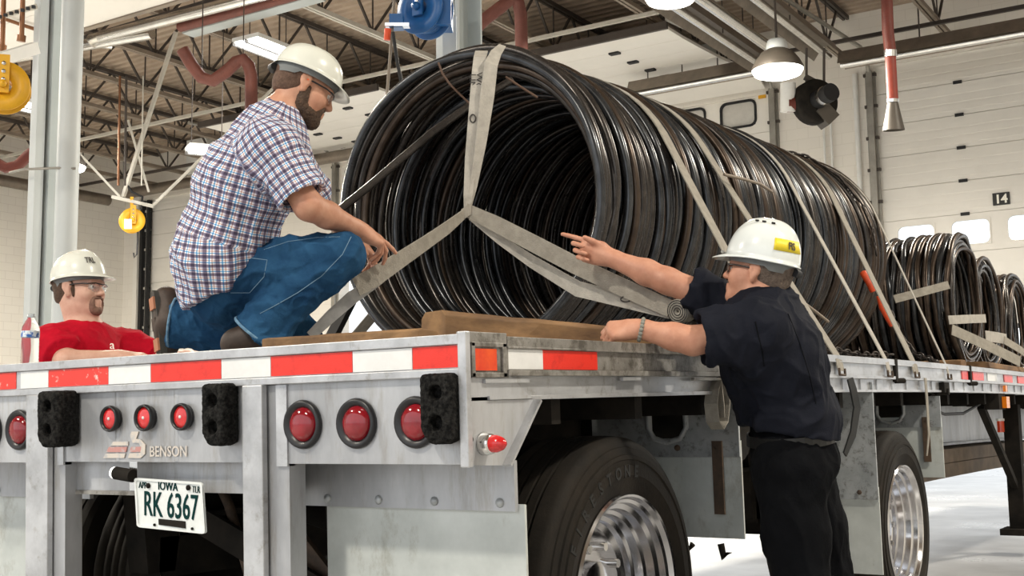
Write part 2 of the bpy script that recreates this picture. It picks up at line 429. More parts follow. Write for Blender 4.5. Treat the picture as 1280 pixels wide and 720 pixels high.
MB().box(cc.x - .15, cc.x + .02, cc.y - .12, cc.y - .10, 0, ZC).build('flange', M_colpipe, c2)
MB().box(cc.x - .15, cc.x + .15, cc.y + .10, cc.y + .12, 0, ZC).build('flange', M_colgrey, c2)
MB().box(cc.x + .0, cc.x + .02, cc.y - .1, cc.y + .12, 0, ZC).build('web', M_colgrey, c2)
MB().cyl((cc.x + .045, cc.y - .09, 0), (cc.x + .045, cc.y - .09, ZC), .02, 8).build('conduit', M_colpipe, c2)
# ================================================================== FLATBED TRAILER
M_alu = mat('weathered trailer aluminium', (.54, .55, .57), .42, .35, var=.4, vscale=3.2, col2=(.33, .335, .35), bump=.08, bscale=30, stretch=(1, 1, .35))
M_alu_dk = mat('grimy trailer aluminium', (.36, .345, .32), .5, .3, var=.45, vscale=7, col2=(.18, .168, .15), bump=.1, bscale=25)
M_alu_lt = mat('clean trailer aluminium', (.60, .61, .63), .36, .4, var=.35, vscale=6, col2=(.38, .385, .40), stretch=(1, .4, 1))
M_galv = mat('mottled bracket metal', (.50, .52, .53), .45, .35, var=.4, vscale=9, col2=(.34, .36, .37), bump=.05)
M_tape_r = mat('red reflective tape', (.80, .035, .02), .3, var=.25, vscale=22, col2=(.62, .02, .012), bump=.1, bscale=300, contrast=(.3, .5))
M_tape_rw = mat('scuffed red reflective tape', (.80, .045, .03), .35, var=.5, vscale=30, col2=(.85, .6, .55), contrast=(.33, .42))
M_tape_w = mat('white reflective tape', (.82, .82, .81), .35, var=.08, vscale=20)
M_tape_o = mat('orange red reflective tape', (.85, .10, .015), .3, var=.2, vscale=25, col2=(.7, .04, .01))
M_lens = mat('red lamp lens', (.30, .006, .014), .12, coat=.5, var=.3, vscale=14, col2=(.18, .003, .008))
M_lens_lt = mat('bright red lamp lens', (.72, .03, .03), .12, coat=.5, var=.3, vscale=40, col2=(.5, .01, .012))
M_amber = mat('amber lens', (.85, .22, .01), .2, coat=.4)
M_gasket = mat('lamp gasket rubber', (.016, .016, .018), .35)
M_bumper = mat('rough bumper rubber', (.030, .029, .027), .95, var=.6, vscale=90, col2=(.004, .004, .004), bump=1., bscale=70, contrast=(.4, .7), spec=.15)
M_flap = mat('white mud flap', (.64, .67, .65), .5, var=.2, vscale=4, col2=(.50, .53, .51))
M_tire = mat('tyre rubber', (.014, .0125, .011), .72, var=.4, vscale=5, col2=(.028, .023, .018), bump=.15, bscale=90, spec=.2)
M_tire_txt = mat('raised tyre lettering', (.030, .029, .028), .6, spec=.3)
M_rim = mat('polished aluminium rim', (.66, .66, .68), .14, 1., rvar=.08, vscale=12)
M_plate = mat('licence plate enamel', (.80, .83, .82), .35, var=.08, vscale=25)
M_platetxt = mat('licence plate dark green', (.003, .035, .034), .6, spec=.1)
M_faded = mat('faded cream decal', (.62, .56, .50), .6, var=.5, vscale=60, col2=(.50, .49, .48), contrast=(.4, .5))
M_fadedred = mat('faded red decal', (.52, .26, .24), .6, var=.4, vscale=60, col2=(.5, .45, .44), contrast=(.4, .5))
M_chrome = mat('chrome', (.75, .74, .72), .18, 1., rvar=.06, vscale=20)
M_frame_dk = mat('dirty black underframe', (.010, .009, .008), .8, var=.5, vscale=8, col2=(.024, .02, .016), spec=.15)
M_rust = mat('rusty dark bar', (.055, .04, .03), .7, var=.5, vscale=20, col2=(.11, .07, .045))
M_wood = mat('rough brown timber', (.30, .17, .075), .75, var=.6, vscale=7, col2=(.11, .06, .03), bump=.5, bscale=18, stretch=(1, .25, 1))
M_webbing = mat('grey brown webbing strap', (.36, .33, .28), .8, var=.25, vscale=30, bump=.3, bscale=200)
M_webbing_lt = mat('pale webbing strap', (.47, .44, .39), .75, var=.25, vscale=25, bump=.3, bscale=200)

def grime(M, scale, stretch, lo, amt):
    t = M.node_tree; bs = t.nodes['Principled BSDF']; src = bs.inputs['Base Color'].links[0].from_socket
    tc = t.nodes.new('ShaderNodeTexCoord'); mp = t.nodes.new('ShaderNodeMapping'); mp.inputs['Scale'].default_value = stretch; t.links.new(tc.outputs['Object'], mp.inputs[0])
    n = t.nodes.new('ShaderNodeTexNoise'); n.inputs['Scale'].default_value = scale; n.inputs['Detail'].default_value = 8; n.inputs['Roughness'].default_value = .75; t.links.new(mp.outputs[0], n.inputs['Vector'])
    r = t.nodes.new('ShaderNodeValToRGB'); r.color_ramp.elements[0].position = lo; r.color_ramp.elements[1].position = lo + .12
    r.color_ramp.elements[0].color = (amt, amt * .96, amt * .90, 1); r.color_ramp.elements[1].color = (1, 1, 1, 1); t.links.new(n.outputs['Fac'], r.inputs[0])
    mx = t.nodes.new('ShaderNodeMix'); mx.data_type = 'RGBA'; mx.blend_type = 'MULTIPLY'; mx.inputs[0].default_value = 1.
    t.links.new(src, mx.inputs[6]); t.links.new(r.outputs[0], mx.inputs[7]); t.links.new(mx.outputs[2], bs.inputs['Base Color'])
grime(M_alu, 7., (2.2, 2.2, .35), .36, .84); grime(M_alu_lt, 16., (1.2, 1.2, 1.), .33, .70); grime(M_alu_dk, 20., (1, 1, 1), .40, .5); grime(M_flap, 6., (1, 1, .5), .34, .72); grime(M_galv, 26., (1, 1, 1), .36, .5)
TW = 2.44; TL = 13.4; NY = 44
tr = thing('flatbed_trailer', 'weathered aluminium flatbed trailer with red and white reflective tape across its rear', 'trailer', (-TW / 2, 4.0, 0))
def T(name, mb, m, parent=None, bevel=0.): return mb.bent().build(name, m, parent or tr, bevel=bevel)
# deck planks (aluminium extrusions running lengthwise)
for k in range(8):
    x0 = -TW + .03 + k * .2975
    T('deck_plank', MB().box(x0 + .003, x0 + .2945, .0, TL, -.03, -.004, NY), M_alu_dk if k % 3 == 1 else M_alu)
# rear header band
b = MB()
b.box(-TW, -.004, -.012, .03, -.024, .002); b.box(-TW, -.004, -.002, .03, -.084, -.024); b.box(-TW, -.004, -.014, .03, -.104, -.084)
T('rear_header', b, M_alu_lt, bevel=.002)
segs = [-.012, -.156, -.357, -.655, -.851, -1.152, -1.347, -1.643, -1.79]
for i in range(len(segs) - 1):
    red = i % 2 == 0; x1, x0 = segs[i], segs[i + 1]
    T('tape_strip', MB().box(x0 + .001, x1 - .001, -.0045, -.0015, -.081, -.026), (M_tape_rw if i == 6 else M_tape_r) if red else M_tape_w)
T('tape_strip', MB().box(-2.10, -1.815, -.0045, -.0015, -.081, -.026), M_tape_rw)
T('tape_strip', MB().box(-2.43, -2.11, -.0045, -.0015, -.081, -.026), M_tape_w)
# corner casting with its framed tape
b = MB().box(-.006, .02, -.016, .006, -.33, .008)
T('corner_post', b, M_alu_lt, bevel=.003)
b = MB()
b.box(-.02, .012, .0, .185, -.02, .008); b.box(.0, .014, .02, .18, -.03, -.018); b.box(.0, .014, .02, .18, -.108, -.095); b.box(.0, .014, .02, .036, -.108, -.018); b.box(.0, .014, .162, .18, -.108, -.018); b.box(-.01, .006, .0, .2, -.108, -.018)
T('corner_frame', b, M_alu_dk, bevel=.002)
T('tape_strip', MB().box(.005, .0085, .041, .14, -.09, -.034), M_tape_o)
# rub rails (in sections) and side rails
def rail(y0, y1, s, m):
    n = max(2, int((y1 - y0) * 3)); X = (0., -TW)[s]; g = 1 if s == 0 else -1
    def bx(xa, xb, za, zb):
        a, c = sorted((X + g * xa, X + g * xb)); b.box(a, c, y0, y1, za, zb, n)
    b = MB()
    bx(-.03, .012, -.03, .0); bx(-.02, .0, -.088, -.03); bx(-.01, .014, -.032, -.026); bx(-.02, .014, -.104, -.088)
    return T('rub_rail', b, m, bevel=.0015)
for s in (0, 1):
    for k, (a, c) in enumerate([(.187, 2.66), (2.68, 3.84), (3.88, 5.54), (5.58, 8.2), (8.23, 10.9), (10.93, TL)]): rail(a, c, s, M_alu_dk if k == 0 else M_alu_lt)
    X = (0., -TW)[s]; g = 1 if s == 0 else -1
    b = MB(); a, c = sorted((X - g * .035, X - g * .012)); b.box(a, c, .02, TL, -.158, -.1, NY)
    a, c = sorted((X - g * .035, X + g * .002)); b.box(a, c, .02, TL, -.168, -.156, NY)
    T('side_rail', b, M_alu_lt, bevel=.0015)
    y = 2.75
    while y < TL - .2:
        a, c = sorted((X - g * .013, X - g * .004)); T('stake_pocket', MB().box(a, c, y, y + .075, -.156, -.106), M_alu_lt); y += .27
for i, (a, c, m_) in enumerate([(.19, .373, M_tape_w), (.373, .682, M_tape_r), (5.36, 5.52, M_tape_r), (5.66, 5.98, M_tape_r), (6.65, 6.95, M_tape_r), (7.15, 7.5, M_tape_r), (6.1, 6.4, M_tape_w)]):
    T('tape_strip', MB().box(.001, .0055, a, c, -.086, -.033), m_)
T('weld_tab', MB().box(.0, .012, .08, .29, -.122, -.112), M_alu_lt); T('weld_tab', MB().box(.0, .012, .83, .95, -.118, -.108), M_alu_lt); T('weld_tab', MB().box(-.0, .012, 1.35, 1.6, -.118, -.108), M_alu_dk)
# rear light panels and posts
def rbox(x0, x1, y0, y1, z0, z1): return MB().box(x0, x1, y0, y1, z0, z1)
T('lamp_panel', rbox(-.64, -.006, .004, .03, -.323, -.104), M_alu)
T('lamp_panel', rbox(-1.60, -.76, .004, .03, -.32, -.104), M_alu)
T('lamp_panel', rbox(-TW + .006, -1.74, .004, .03, -.323, -.104), M_alu)
for xa in (-1.315, -1.05): T('panel_rib', MB().tube([(xa, .021, -.318), (xa, .021, -.105)], .02, 12), M_alu)
for x0, x1, xw0, xw1 in ((-.752, -.675, -.675, -.60), (-1.735, -1.623, -1.623, -1.57)):
    T('bumper_post', MB().box(x0, x1, -.022, .0, -.80, -.104).box(x0 + .02, x1 - .02, 0, .08, -.80, -.104), M_alu_lt, bevel=.003)
    T('post_web', rbox(xw0 - .01, xw1, .006, .07, -.80, -.106), M_alu)
T('underride_bar', rbox(-TW + .1, -.1, -.03, .07, -.9, -.80), M_alu, bevel=.004)
for x0, x1 in ((-.64, -.60), (-1.6, -1.57)): T('panel_edge', rbox(x0, x1, -.002, .03, -.33, -.106), M_alu_lt)
b = rbox(-1.575, -.735, .05, .07, -.412, -.32); b.box(-1.575, -.735, .07, .2, -.412, -.404)
T('plate_mount_panel', b, M_alu)
T('plate_mount_lip', rbox(-1.57, -1.25, .045, .18, -.425, -.412), M_alu_dk)
# lower corner plates with rivets and the rear mud flaps
for x0, x1, f0, f1 in ((-.74, .012, -.655, .03), (-TW - .012, -1.70, -TW - .03, -1.785)):
    p = T('lower_plate', rbox(x0, x1, .2, .215, -.457, -.325), M_alu)
    for k in range(4):
        xr = x0 + .11 + k * .2 if x1 > -.5 else x1 - .11 - k * .2
        xr = (-.635, -.445, -.25, -.035)[k] if x1 > -.5 else xr
        T('rivet', MB().lathe([(.013, 0), (.013, -.003), (.009, -.008), (0, -.01)], (xr, .2, -.435), (0, 1, 0), 10), M_galv, p)
    T('mud_flap', rbox(f0, f1, .217, .228, -1.02, -.44), M_flap, bevel=.002)
# side gusset, marker lamp
g = [(0, -.104), (.21, -.104), (.325, -.17), (.165, -.335), (.0, -.325)]
T('side_gusset', MB().prism([(-.006, y, z) for y, z in g], (.008, 0, 0)), M_alu)
T('gusset_lip', MB().beam((.012, .325, -.17), (.012, .165, -.335), .008, .03, (1, 0, 0)), M_alu_lt)
T('gusset_rib', MB().box(.002, .01, .1, .3, -.165, -.155), M_alu)
q = (.002, .075, -.275)
ml = T('marker_lamp', MB().lathe([(.0, .0), (.030, .0), (.030, .012), (.026, .03), (.022, .036), (.0, .036)], q, (1, -.15, 0), 20), M_chrome)
T('lens', MB().lathe([(.0225, .034), (.022, .05), (.016, .066), (.008, .075), (0, .078)], q, (1, -.15, 0), 20), M_lens_lt, ml)
T('bolt_hole', MB().lathe([(0, 0), (.006, 0), (.006, .004), (0, .004)], (.002, .022, -.262), (1, 0, 0), 10), M_black)
# tail lamps
def lamp(x, z, R1, R2, m_, dome, y=.004):
    o = T('tail_lamp', MB().lathe([(R1 * .80, .0), (R1, .0), (R1 * 1.02, -.006), (R1 * .97, -.014), (R1 * .86, -.016), (R2 * 1.03, -.006), (R2 * .9, -.002), (R2 * .9, 0)], (x, y, z), (0, 1, 0), 32), M_gasket)
    pr = [(R2 * 1.03, -.004), (R2 * .98, -.004 - dome * .3), (R2 * .8, -.004 - dome * .72), (R2 * .5, -.004 - dome * .93), (0.0, -.004 - dome)]
    T('lens', MB().lathe(pr, (x, y, z), (0, 1, 0), 32), m_, o)
    if dome < .012: T('lens_boss', MB().lathe([(R2 * .16, -.009), (R2 * .14, -.0125), (0, -.013)], (x, y, z), (0, 1, 0), 16), M_tape_w, o)
for x in (-.541, -.35, -.153, -1.80, -1.965, -2.13): lamp(x, -.216, .066, .046, M_lens, .02)
for x in (-1.328, -1.17, -1.009): lamp(x, -.187, .040, .0325, M_lens_lt, .007, y=-.008)
for x in (-1.328, -1.17, -1.009): T('lamp_bezel', MB().lathe([(.0, .0), (.036, .0), (.036, .02), (0, .02)], (x, -.012, -.187), (0, 1, 0), 20), M_gasket)
# faded decal and lettering
b = MB(); add_text(b, 'BENSON', .044, (-1.165, .0005, -.303), (1, 0, 0), (0, 0, 1), .0004, .0006, sx=.96); T('faded_lettering', b, M_faded)
def decal(poly, m_): T('faded_logo', MB().prism([(x, .003, z) for x, z in poly], (0, -.003, 0)), m_)
decal([(-1.345, -.270), (-1.262, -.270), (-1.262, -.258), (-1.33, -.258)], M_faded)
decal([(-1.365, -.290), (-1.272, -.290), (-1.266, -.274), (-1.35, -.274)], M_fadedred)
decal([(-1.378, -.308), (-1.280, -.308), (-1.274, -.294), (-1.366, -.294)], M_faded)
decal([(-1.255, -.290), (-1.205, -.290), (-1.20, -.274), (-1.247, -.274)], M_fadedred)
decal([(-1.262, -.308), (-1.205, -.308), (-1.185, -.296), (-1.183, -.268), (-1.205, -.252), (-1.225, -.25), (-1.213, -.228), (-1.245, -.228), (-1.253, -.24), (-1.24, -.262), (-1.212, -.262), (-1.203, -.275), (-1.205, -.292), (-1.255, -.294)], M_faded)
# licence plate and its lamp
px0, px1, pz0, pz1, py = -1.215, -.922, -.512, -.366, .0
tilt = .022
def PL(u, v, k=0.):   # plate coordinates, 0..1
    return (px0 + (px1 - px0) * u + .012 * (1 - v), py - .012 - k, pz0 + (pz1 - pz0) * v - tilt * u * .5)
rr = rrect(0, 1, 0, 1, .05, 3)
lp = T('licence_plate', MB().prism([PL(u, v) for u, v in rr], (0, .004, 0)), M_plate)
rim_o = rrect(0, 1, 0, 1, .05, 3); rim_i = rrect(.025, .975, .045, .955, .04, 3); n = len(rim_o)
b = MB(); b.add([PL(u, v, .004) for u, v in rim_o] + [PL(u, v, .004) for u, v in rim_i], [(i, (i + 1) % n, n + (i + 1) % n, n + i) for i in range(n)])
b.add([PL(u, v, .004) for u, v in rim_i] + [PL(u, v, .0) for u, v in rim_i], [(i, (i + 1) % n, n + (i + 1) % n, n + i) for i in range(n)])
T('embossed_rim', b, M_plate, lp)
xd = Vector(PL(1, 0)) - Vector(PL(0, 0)); yd = Vector((0, 0, 1))
def ptxt(s, size, u, v, sx, off=.0012):
    b = MB(); add_text(b, s, size, PL(u, v, .0012), xd, yd, .0016, off, 'CENTER', sx); T('plate_lettering', b, M_platetxt, lp)
ptxt('RK 6367', .104, .505, .255, .64, .0004); ptxt('IOWA', .036, .49, .795, .85, 0.); ptxt('APP', .028, .115, .795, .75, -.0004); ptxt('TLR', .028, .90, .79, .7, -.0004)
T('sticker', MB().prism([PL(u, v, .001) for u, v in ((.33, .09), (.72, .07), (.72, .21), (.33, .21))], (0, -.002, 0)), M_frame_dk, lp)
for u, v in ((.21, .86), (.80, .88), (.27, .08), (.82, .08)): T('bolt', MB().lathe([(.008 if v > .5 else .004, 0), (.008 if v > .5 else .004, -.004), (0, -.006)], PL(u, v, .002), (0, 1, 0), 10), M_frame_dk, lp)
o = T('plate_lamp', MB().cyl((-1.29, -.02, -.352), (-1.215, -.02, -.36), .02, 16), M_frame_dk)
T('lens', MB().cyl((-1.302, -.02, -.351), (-1.289, -.02, -.352), .018, 16), mat('lit plate lamp lens', (.95, .95, .92), .3, emit=1.2), o)
T('flange', MB().box(-1.245, -1.21, -.008, .05, -.405, -.318), M_chrome, o)
# ------------------------------------------------------------------ underframe
for x in (-.75, -1.69):
    for ya, yb, mm in ((.45, 5.2, M_frame_dk), (5.2, TL, M_alu)): T('main_beam', MB().box(x - .008, x + .008, ya, yb, -.54, -.17, 16).box(x - .07, x + .07, ya, yb, -.56, -.54, 16).box(x - .07, x + .07, ya, yb, -.185, -.17, 16), mm)  # rear length black: under-deck shade put into the beam's colour
y = .5
while y < TL - .1:
    T('cross_member', MB().box(-TW + .05, -.05, y, y + .05, -.24, -.165), M_frame_dk); y += .52
for Y in (.99, 4.18):
    o = MB().cyl((-TW + .3, Y, .52), (-.3, Y, .52), .065, 14).build('axle', M_frame_dk, tr)
    for x in (-.75, -1.69):
        MB().box(x - .05, x + .05, Y - .52, Y + .5, .56, .70).build('suspension_arm', M_frame_dk, tr)
        MB().lathe([(0, .0), (.11, .0), (.13, .08), (.11, .16), (.13, .24), (.11, .3), (0, .3)], (x, Y + .38, .70), (0, 0, 1), 18).build('air_spring', M_black, tr)
        MB().prism([(x - .05, Y - .62, .95), (x - .05, Y - .4, .95), (x - .05, Y - .45, .58), (x - .05, Y - .57, .58)], (.1, 0, 0)).build('hanger', M_frame_dk, tr)
    MB().cyl((-1.22, Y - .25, .80), (-.9, Y + .1, .62), .05, 12).build('brake_chamber', M_frame_dk, tr)
T('cross_brace', MB().beam((-1.5, .45, -.52), (-.9, .45, -.75), .02, .09), M_frame_dk)
T('cross_brace', MB().beam((-1.1, .5, -.55), (-.78, .5, -.85), .02, .08), M_rust)
T('gladhand_hose', MB().tube([(-1.5, .55, -.35), (-1.35, .5, -.5), (-1.25, .5, -.75), (-1.22, .5, -.95)], .018, 8), M_rust)
# wheels: thing > wheel (tyre) > rim, tread lettering, nuts
def tyre_profile():
    p = [(.318, -.035), (.345, -.014), (.385, -.004), (.392, .0), (.424, .0), (.426, -.006), (.440, -.006), (.442, -.003), (.456, -.004), (.458, -.011), (.480, -.016), (.482, -.021), (.494, -.025), (.506, -.034), (.514, -.05)]
    for h in (-.095, -.135, -.175, -.215): p += [(.517, h + .006), (.505, h + .004), (.505, h - .004), (.517, h - .006)]
    return p + [(.514, -.26), (.500, -.28), (.46, -.300), (.40, -.31), (.345, -.296), (.318, -.275)]
def wheel(side, Y, text=True):
    X = -.055 if side > 0 else -TW + .055
    c = Vector((X, Y, .52)); ax = (side, 0, 0)
    wh = MB().lathe(tyre_profile(), c, ax, 72, close=True).build('wheel', M_tire, tr)
    MB().lathe([(r, h - .335) for r, h in tyre_profile()], c, ax, 48, close=True).build('inner_tyre', M_tire, wh)
    rp = [(.318, -.045), (.334, -.03), (.337, -.012), (.331, -.004), (.324, -.008), (.316, -.024), (.306, -.03), (.302, -.052), (.286, -.06), (.280, -.088), (.268, -.094), (.262, -.124), (.248, -.130), (.244, -.150), (.225, -.160), (.20, -.158), (.155, -.15), (.118, -.155), (.115, -.12), (.10, -.115), (.05, -.108), (.0, -.108)]
    rm = MB().lathe(rp, c, ax, 72).build('rim', M_rim, wh)
    for ob_ in (wh, rm):
        es = ob_.modifiers.new('edges', 'EDGE_SPLIT'); es.split_angle = R_(28)
    A = Vector(ax)
    for k in range(10):
        a = 2 * PI * k / 10; p = c + Vector((0, math.cos(a), math.sin(a))) * .167
        MB().tube([p - A * .155, p - A * .12], .015, 6).build('lug_nut', M_chrome, wh)
        if k % 2 == 0:
            a += PI / 10; p = c + Vector((0, math.cos(a), math.sin(a))) * .222
            MB().lathe([(.034, .0), (.034, .006), (.028, .008), (0, .007)], p - A * .166, ax, 18).build('hand_hole', M_black, wh)
    if text:
        s = 'FIRESTONE'; b = MB(); a0 = 84.
        for i, ch in enumerate(reversed(s)):
            a = R_(a0 + i * 8.6); rd = Vector((0, math.cos(a), math.sin(a))); tn = Vector((0, math.sin(a), -math.cos(a)))
            add_text(b, ch, .052, c + rd * .388 + A * .0, tn, rd, .0022, .0015, 'CENTER', .95)
        tag(b.build('tyre_lettering', M_tire_txt, wh), kind='stuff')
    return wh
wheel(1, .99); wheel(1, 4.18, False); wheel(-1, .99, False); wheel(-1, 4.18, False)
# mud flaps and brackets either side of the axles
def flap(Y, zseam, zbot, hole, bar, mtop, x0=-.62):
    b = MB()
    if hole:
        b.box(x0, -.36, Y, Y + .012, zseam, -.19); b.box(-.22, .0, Y, Y + .012, zseam, -.19); b.box(-.36, -.22, Y, Y + .012, zseam, -.33); b.box(-.36, -.22, Y, Y + .012, -.21, -.19)
    else: b.box(x0, .0, Y, Y + .012, zseam, -.12)
    o = T('flap_bracket', b, mtop)
    if hole:
        T('hole_rim', MB().tube([(-.37, Y - .004, -.2), (-.37, Y - .004, -.29), (-.345, Y - .004, -.33), (-.29, Y - .004, -.345), (-.235, Y - .004, -.33), (-.21, Y - .004, -.29), (-.21, Y - .004, -.2)], .011, 8), mtop, o)
    T('mud_flap', MB().box(x0, .0, Y + .012, Y + .022, zbot, zseam + .06), M_flap)
    for k in range(3): T('bolt', MB().lathe([(.012, 0), (.012, -.006), (.006, -.012), (0, -.012)], (-.09 - k * .16, Y, zseam + .035), (0, 1, 0), 8), M_rust, o)
    if bar: T('flap_bar', MB().box(-.105, -.065, Y - .012, Y - .001, zbot + .09, zseam + .06), M_rust)
flap(1.75, -.40, -.70, True, True, M_galv)
flap(4.78, -.37, -.66, True, True, M_galv)
flap(3.46, -.69, -1.05, False, False, M_galv, x0=-.30)
T('flap_top_bracket', MB().box(-.3, .0, 1.70, 1.78, -.19, -.165), M_galv); T('flap_lug', MB().tube([(-.06, 1.68, -.71), (-.05, 1.68, -.76), (-.03, 1.68, -.74)], .014, 6), M_frame_dk)
T('flap_lug', MB().tube([(-.22, 1.72, -.70), (-.215, 1.72, -.75), (-.19, 1.72, -.72)], .012, 6), M_frame_dk)
# winch blocks, hanging straps and lamps under the right rail
for Y in (3.86, 5.56): T('strap_winch', MB().box(-.03, .016, Y - .02, Y + .02, -.115, .004).cyl((.0, Y + .01, -.11), (.03, Y + .07, -.11), .014, 8), M_frame_dk)
T('strap_winch', MB().box(-.02, .02, 4.83, 4.95, -.17, -.11).cyl((.03, 4.89, -.165), (-.04, 4.89, -.165), .02, 10), M_frame_dk)
pts = [(.0, 1.60, -.10), (.004, 1.615, -.2), (.0, 1.60, -.265), (.0, 1.56, -.29), (.0, 1.52, -.265), (.0, 1.51, -.2), (.0, 1.53, -.15), (.0, 1.555, -.12), (.0, 1.57, -.2), (.0, 1.57, -.25)]
T('hanging_strap', MB().ribbon(pts, .05, .005, (1, 0, 0)), M_webbing)
T('hanging_strap', MB().ribbon([(.02, 3.05, -.105), (.03, 3.06, -.16), (.03, 3.10, -.24), (.02, 3.05, -.36), (.0, 2.98, -.45)], [.05, .055, .06, .05, .03], .008, (.2, 1, 0)), mat('black strap', (.02, .021, .022), .7))
T('hanging_strap', MB().ribbon([(.016, 4.42, -.09), (.018, 4.42, -.2), (.018, 4.42, -.40), (.0, 4.42, -.52)], [.045, .045, .04, .02], .004, (0, 1, 0)), M_webbing)
T('amber_lamp', MB().box(.0, .02, 6.60, 6.66, -.155, -.11), M_amber); T('amber_lamp', MB().box(.0, .03, 6.55, 6.66, -.27, -.19), M_amber)
T('lamp_bracket', MB().box(-.1, .0, 6.45, 6.66, -.28, -.16), M_frame_dk)
T('air_line', MB().tube([(-.1, 4.85, -.25), (-.1, 5.3, -.30), (-.1, 5.8, -.30), (-.1, 6.3, -.24)], .010, 6), M_black)
T('reflector', MB().box(-.31, -.29, 7.9, 8.08, -.46, -.37), M_tape_o); T('reflector', MB().box(-.31, -.29, 7.86, 8.1, -.37, -.35), M_tape_w)
T('landing_leg', MB().box(-.32, -.2, 8.2, 8.32, -1.25, -.16), M_frame_dk); T('landing_leg', MB().box(-2.24, -2.12, 8.2, 8.32, -1.25, -.16), M_frame_dk)
T('landing_foot', MB().box(-.38, -.14, 8.1, 8.42, -1.30, -1.25), M_frame_dk)
T('landing_brace', MB().beam((-.26, 8.2, -.9), (-.26, 7.1, -.25), .05), M_frame_dk)
for z0, z1 in ((-.79, -.685), (-.68, -.575)): T('dunnage_rack_beam', MB().box(-1.9, -.55, 6.4, 12.6, z0, z1, 10), mat('weathered brown rack timber', (.20, .15, .105), .7, var=.5, vscale=5, col2=(.11, .08, .055)))
for Y in (2.0, 5.05): T('added_light_block', MB().cyl((-1.5, Y, -.30), (-.1, Y, -.30), .13, 18), M_frame_dk)  # dark cylinders added behind the bracket holes to stop light showing through
# ================================================================== THINGS UNDER THE ROOF
def lamp_light(name, loc, size, power, col, rot=(0, 0, 0), shape='DISK'):
    L = bpy.data.lights.new(name, 'AREA'); L.shape = shape; L.size = size if not isinstance(size, tuple) else size[0]; L.energy = power; L.color = col
    if shape == 'RECTANGLE': L.size, L.size_y = size
    o = bpy.data.objects.new(name, L); COL.objects.link(o); o.location = loc; o.rotation_euler = rot
    return o
# round hanging lamps
def high_bay(px, py, d, dia, label, power=430):
    p = W(px, py, d); r = dia / 2
    t = thing('high_bay_lamp', label, 'ceiling lamp', (p.x, p.y, p.z), 'hanging high bay lamps')
    MB().lathe([(r, .0), (r * 1.0, .03), (r * .86, r * .38), (r * .62, r * .70), (r * .40, r * .82), (r * .38, r * .84)], p, (0, 0, 1), 40).build('reflector', M_taupe, t)
    MB().lathe([(r * .40, r * .82), (r * .42, r * .9), (r * .36, r * 1.18), (r * .30, r * 1.22), (0, r * 1.22)], p, (0, 0, 1), 24).build('ballast_housing', M_colpipe, t)
    MB().lathe([(r * .985, .002), (r * .9, -r * .15), (r * .6, -r * .26), (0, -r * .30)], p, (0, 0, 1), 40).build('diffuser', M_lamp, t)
    MB().cyl((p.x, p.y, p.z + r * 1.2), (p.x, p.y, ZC - .02), .015, 8).build('stem', M_steel_dk, t)
    l = lamp_light('lamp_glow', (0, 0, -.12), dia * .9, power, (1, .93, .80)); l.parent = t
high_bay(972, 88, 14.0, .60, 'round taupe hanging lamp near the blower')
high_bay(838, -3, 13.0, .56, 'round hanging lamp cut off by the top edge above the coil')
high_bay(80, 208, 17.0, .60, 'round hanging lamp half hidden behind the grey downpipe', 800)
for X, Y, lab in ((-14.5, 2., 'added fill lamp outside the frame over the left bay'), (-7.0, -4., 'added unseen fill lamp over the left rear bay'), (-1., -5., 'added unseen fill lamp behind the trailer'), (4.5, 1.5, 'added unseen fill lamp over the right bay'), (-8.0, 5.0, 'added unseen fill lamp over the next bay'), (-18., 9., 'added unseen fill lamp near the side wall'), (3.0, 9., 'added unseen fill lamp in front of door 14')):  # lamps out of view, added as fill light for the hall
    v = Vector((X, Y, 6.6)) - CAM; dd = v.dot(CF)
    high_bay(640 + F * v.dot(CR) / dd if True else 0, 360 - F * v.dot(CU) / dd, dd, .60, lab, 900 if X < -10 else 430)
# fluorescent fixtures
def troffer(c, L, Wd, yaw, label, tubes=2):
    t = thing('strip_light', label, 'strip light', c, 'fluorescent strip lights')
    c = Vector(c); u = Vector((math.cos(yaw), math.sin(yaw), 0)); v = Vector((-u.y, u.x, 0)); z = Vector((0, 0, 1))
    MB().obox(c + z * .05, u * L / 2, v * Wd / 2, z * .03).build('housing', M_white, t)
    for k in range(tubes):
        o = v * (Wd * ((k + .5) / tubes - .5))
        MB().obox(c + o + z * .005, u * (L / 2 - .04), v * (Wd / tubes * .36), z * .02).build('tube_row', M_tube, t)
        MB().obox(c + o + v * (Wd / tubes * .47) + z * .0, u * (L / 2), v * .012, z * .03).build('reflector_fin', M_taupe, t)
    for s in (-1, 1): MB().cyl(c + u * s * L * .4 + z * .08, Vector((c.x, c.y, ZC)) + u * s * L * .4, .008, 6).build('hanger_wire', M_steel_dk, t)
    l = lamp_light('strip_glow', (0, 0, -.05), (L, Wd), 90, (1, .97, .9), (0, 0, yaw), 'RECTANGLE'); l.parent = t
a = onZ(335, 62, 6.6)
troffer(a, .95, .5, R_(92), 'bright two tube strip light left of the kneeling man\'s hard hat')
troffer(onZ(258, 190, 5.2), .55, .35, R_(60), 'small bright light beside the plaid shirt shoulder', 1)
troffer(onZ(30, 133, 6.0), .7, .4, R_(90), 'strip light glimpsed beside the yellow reel at the left edge')
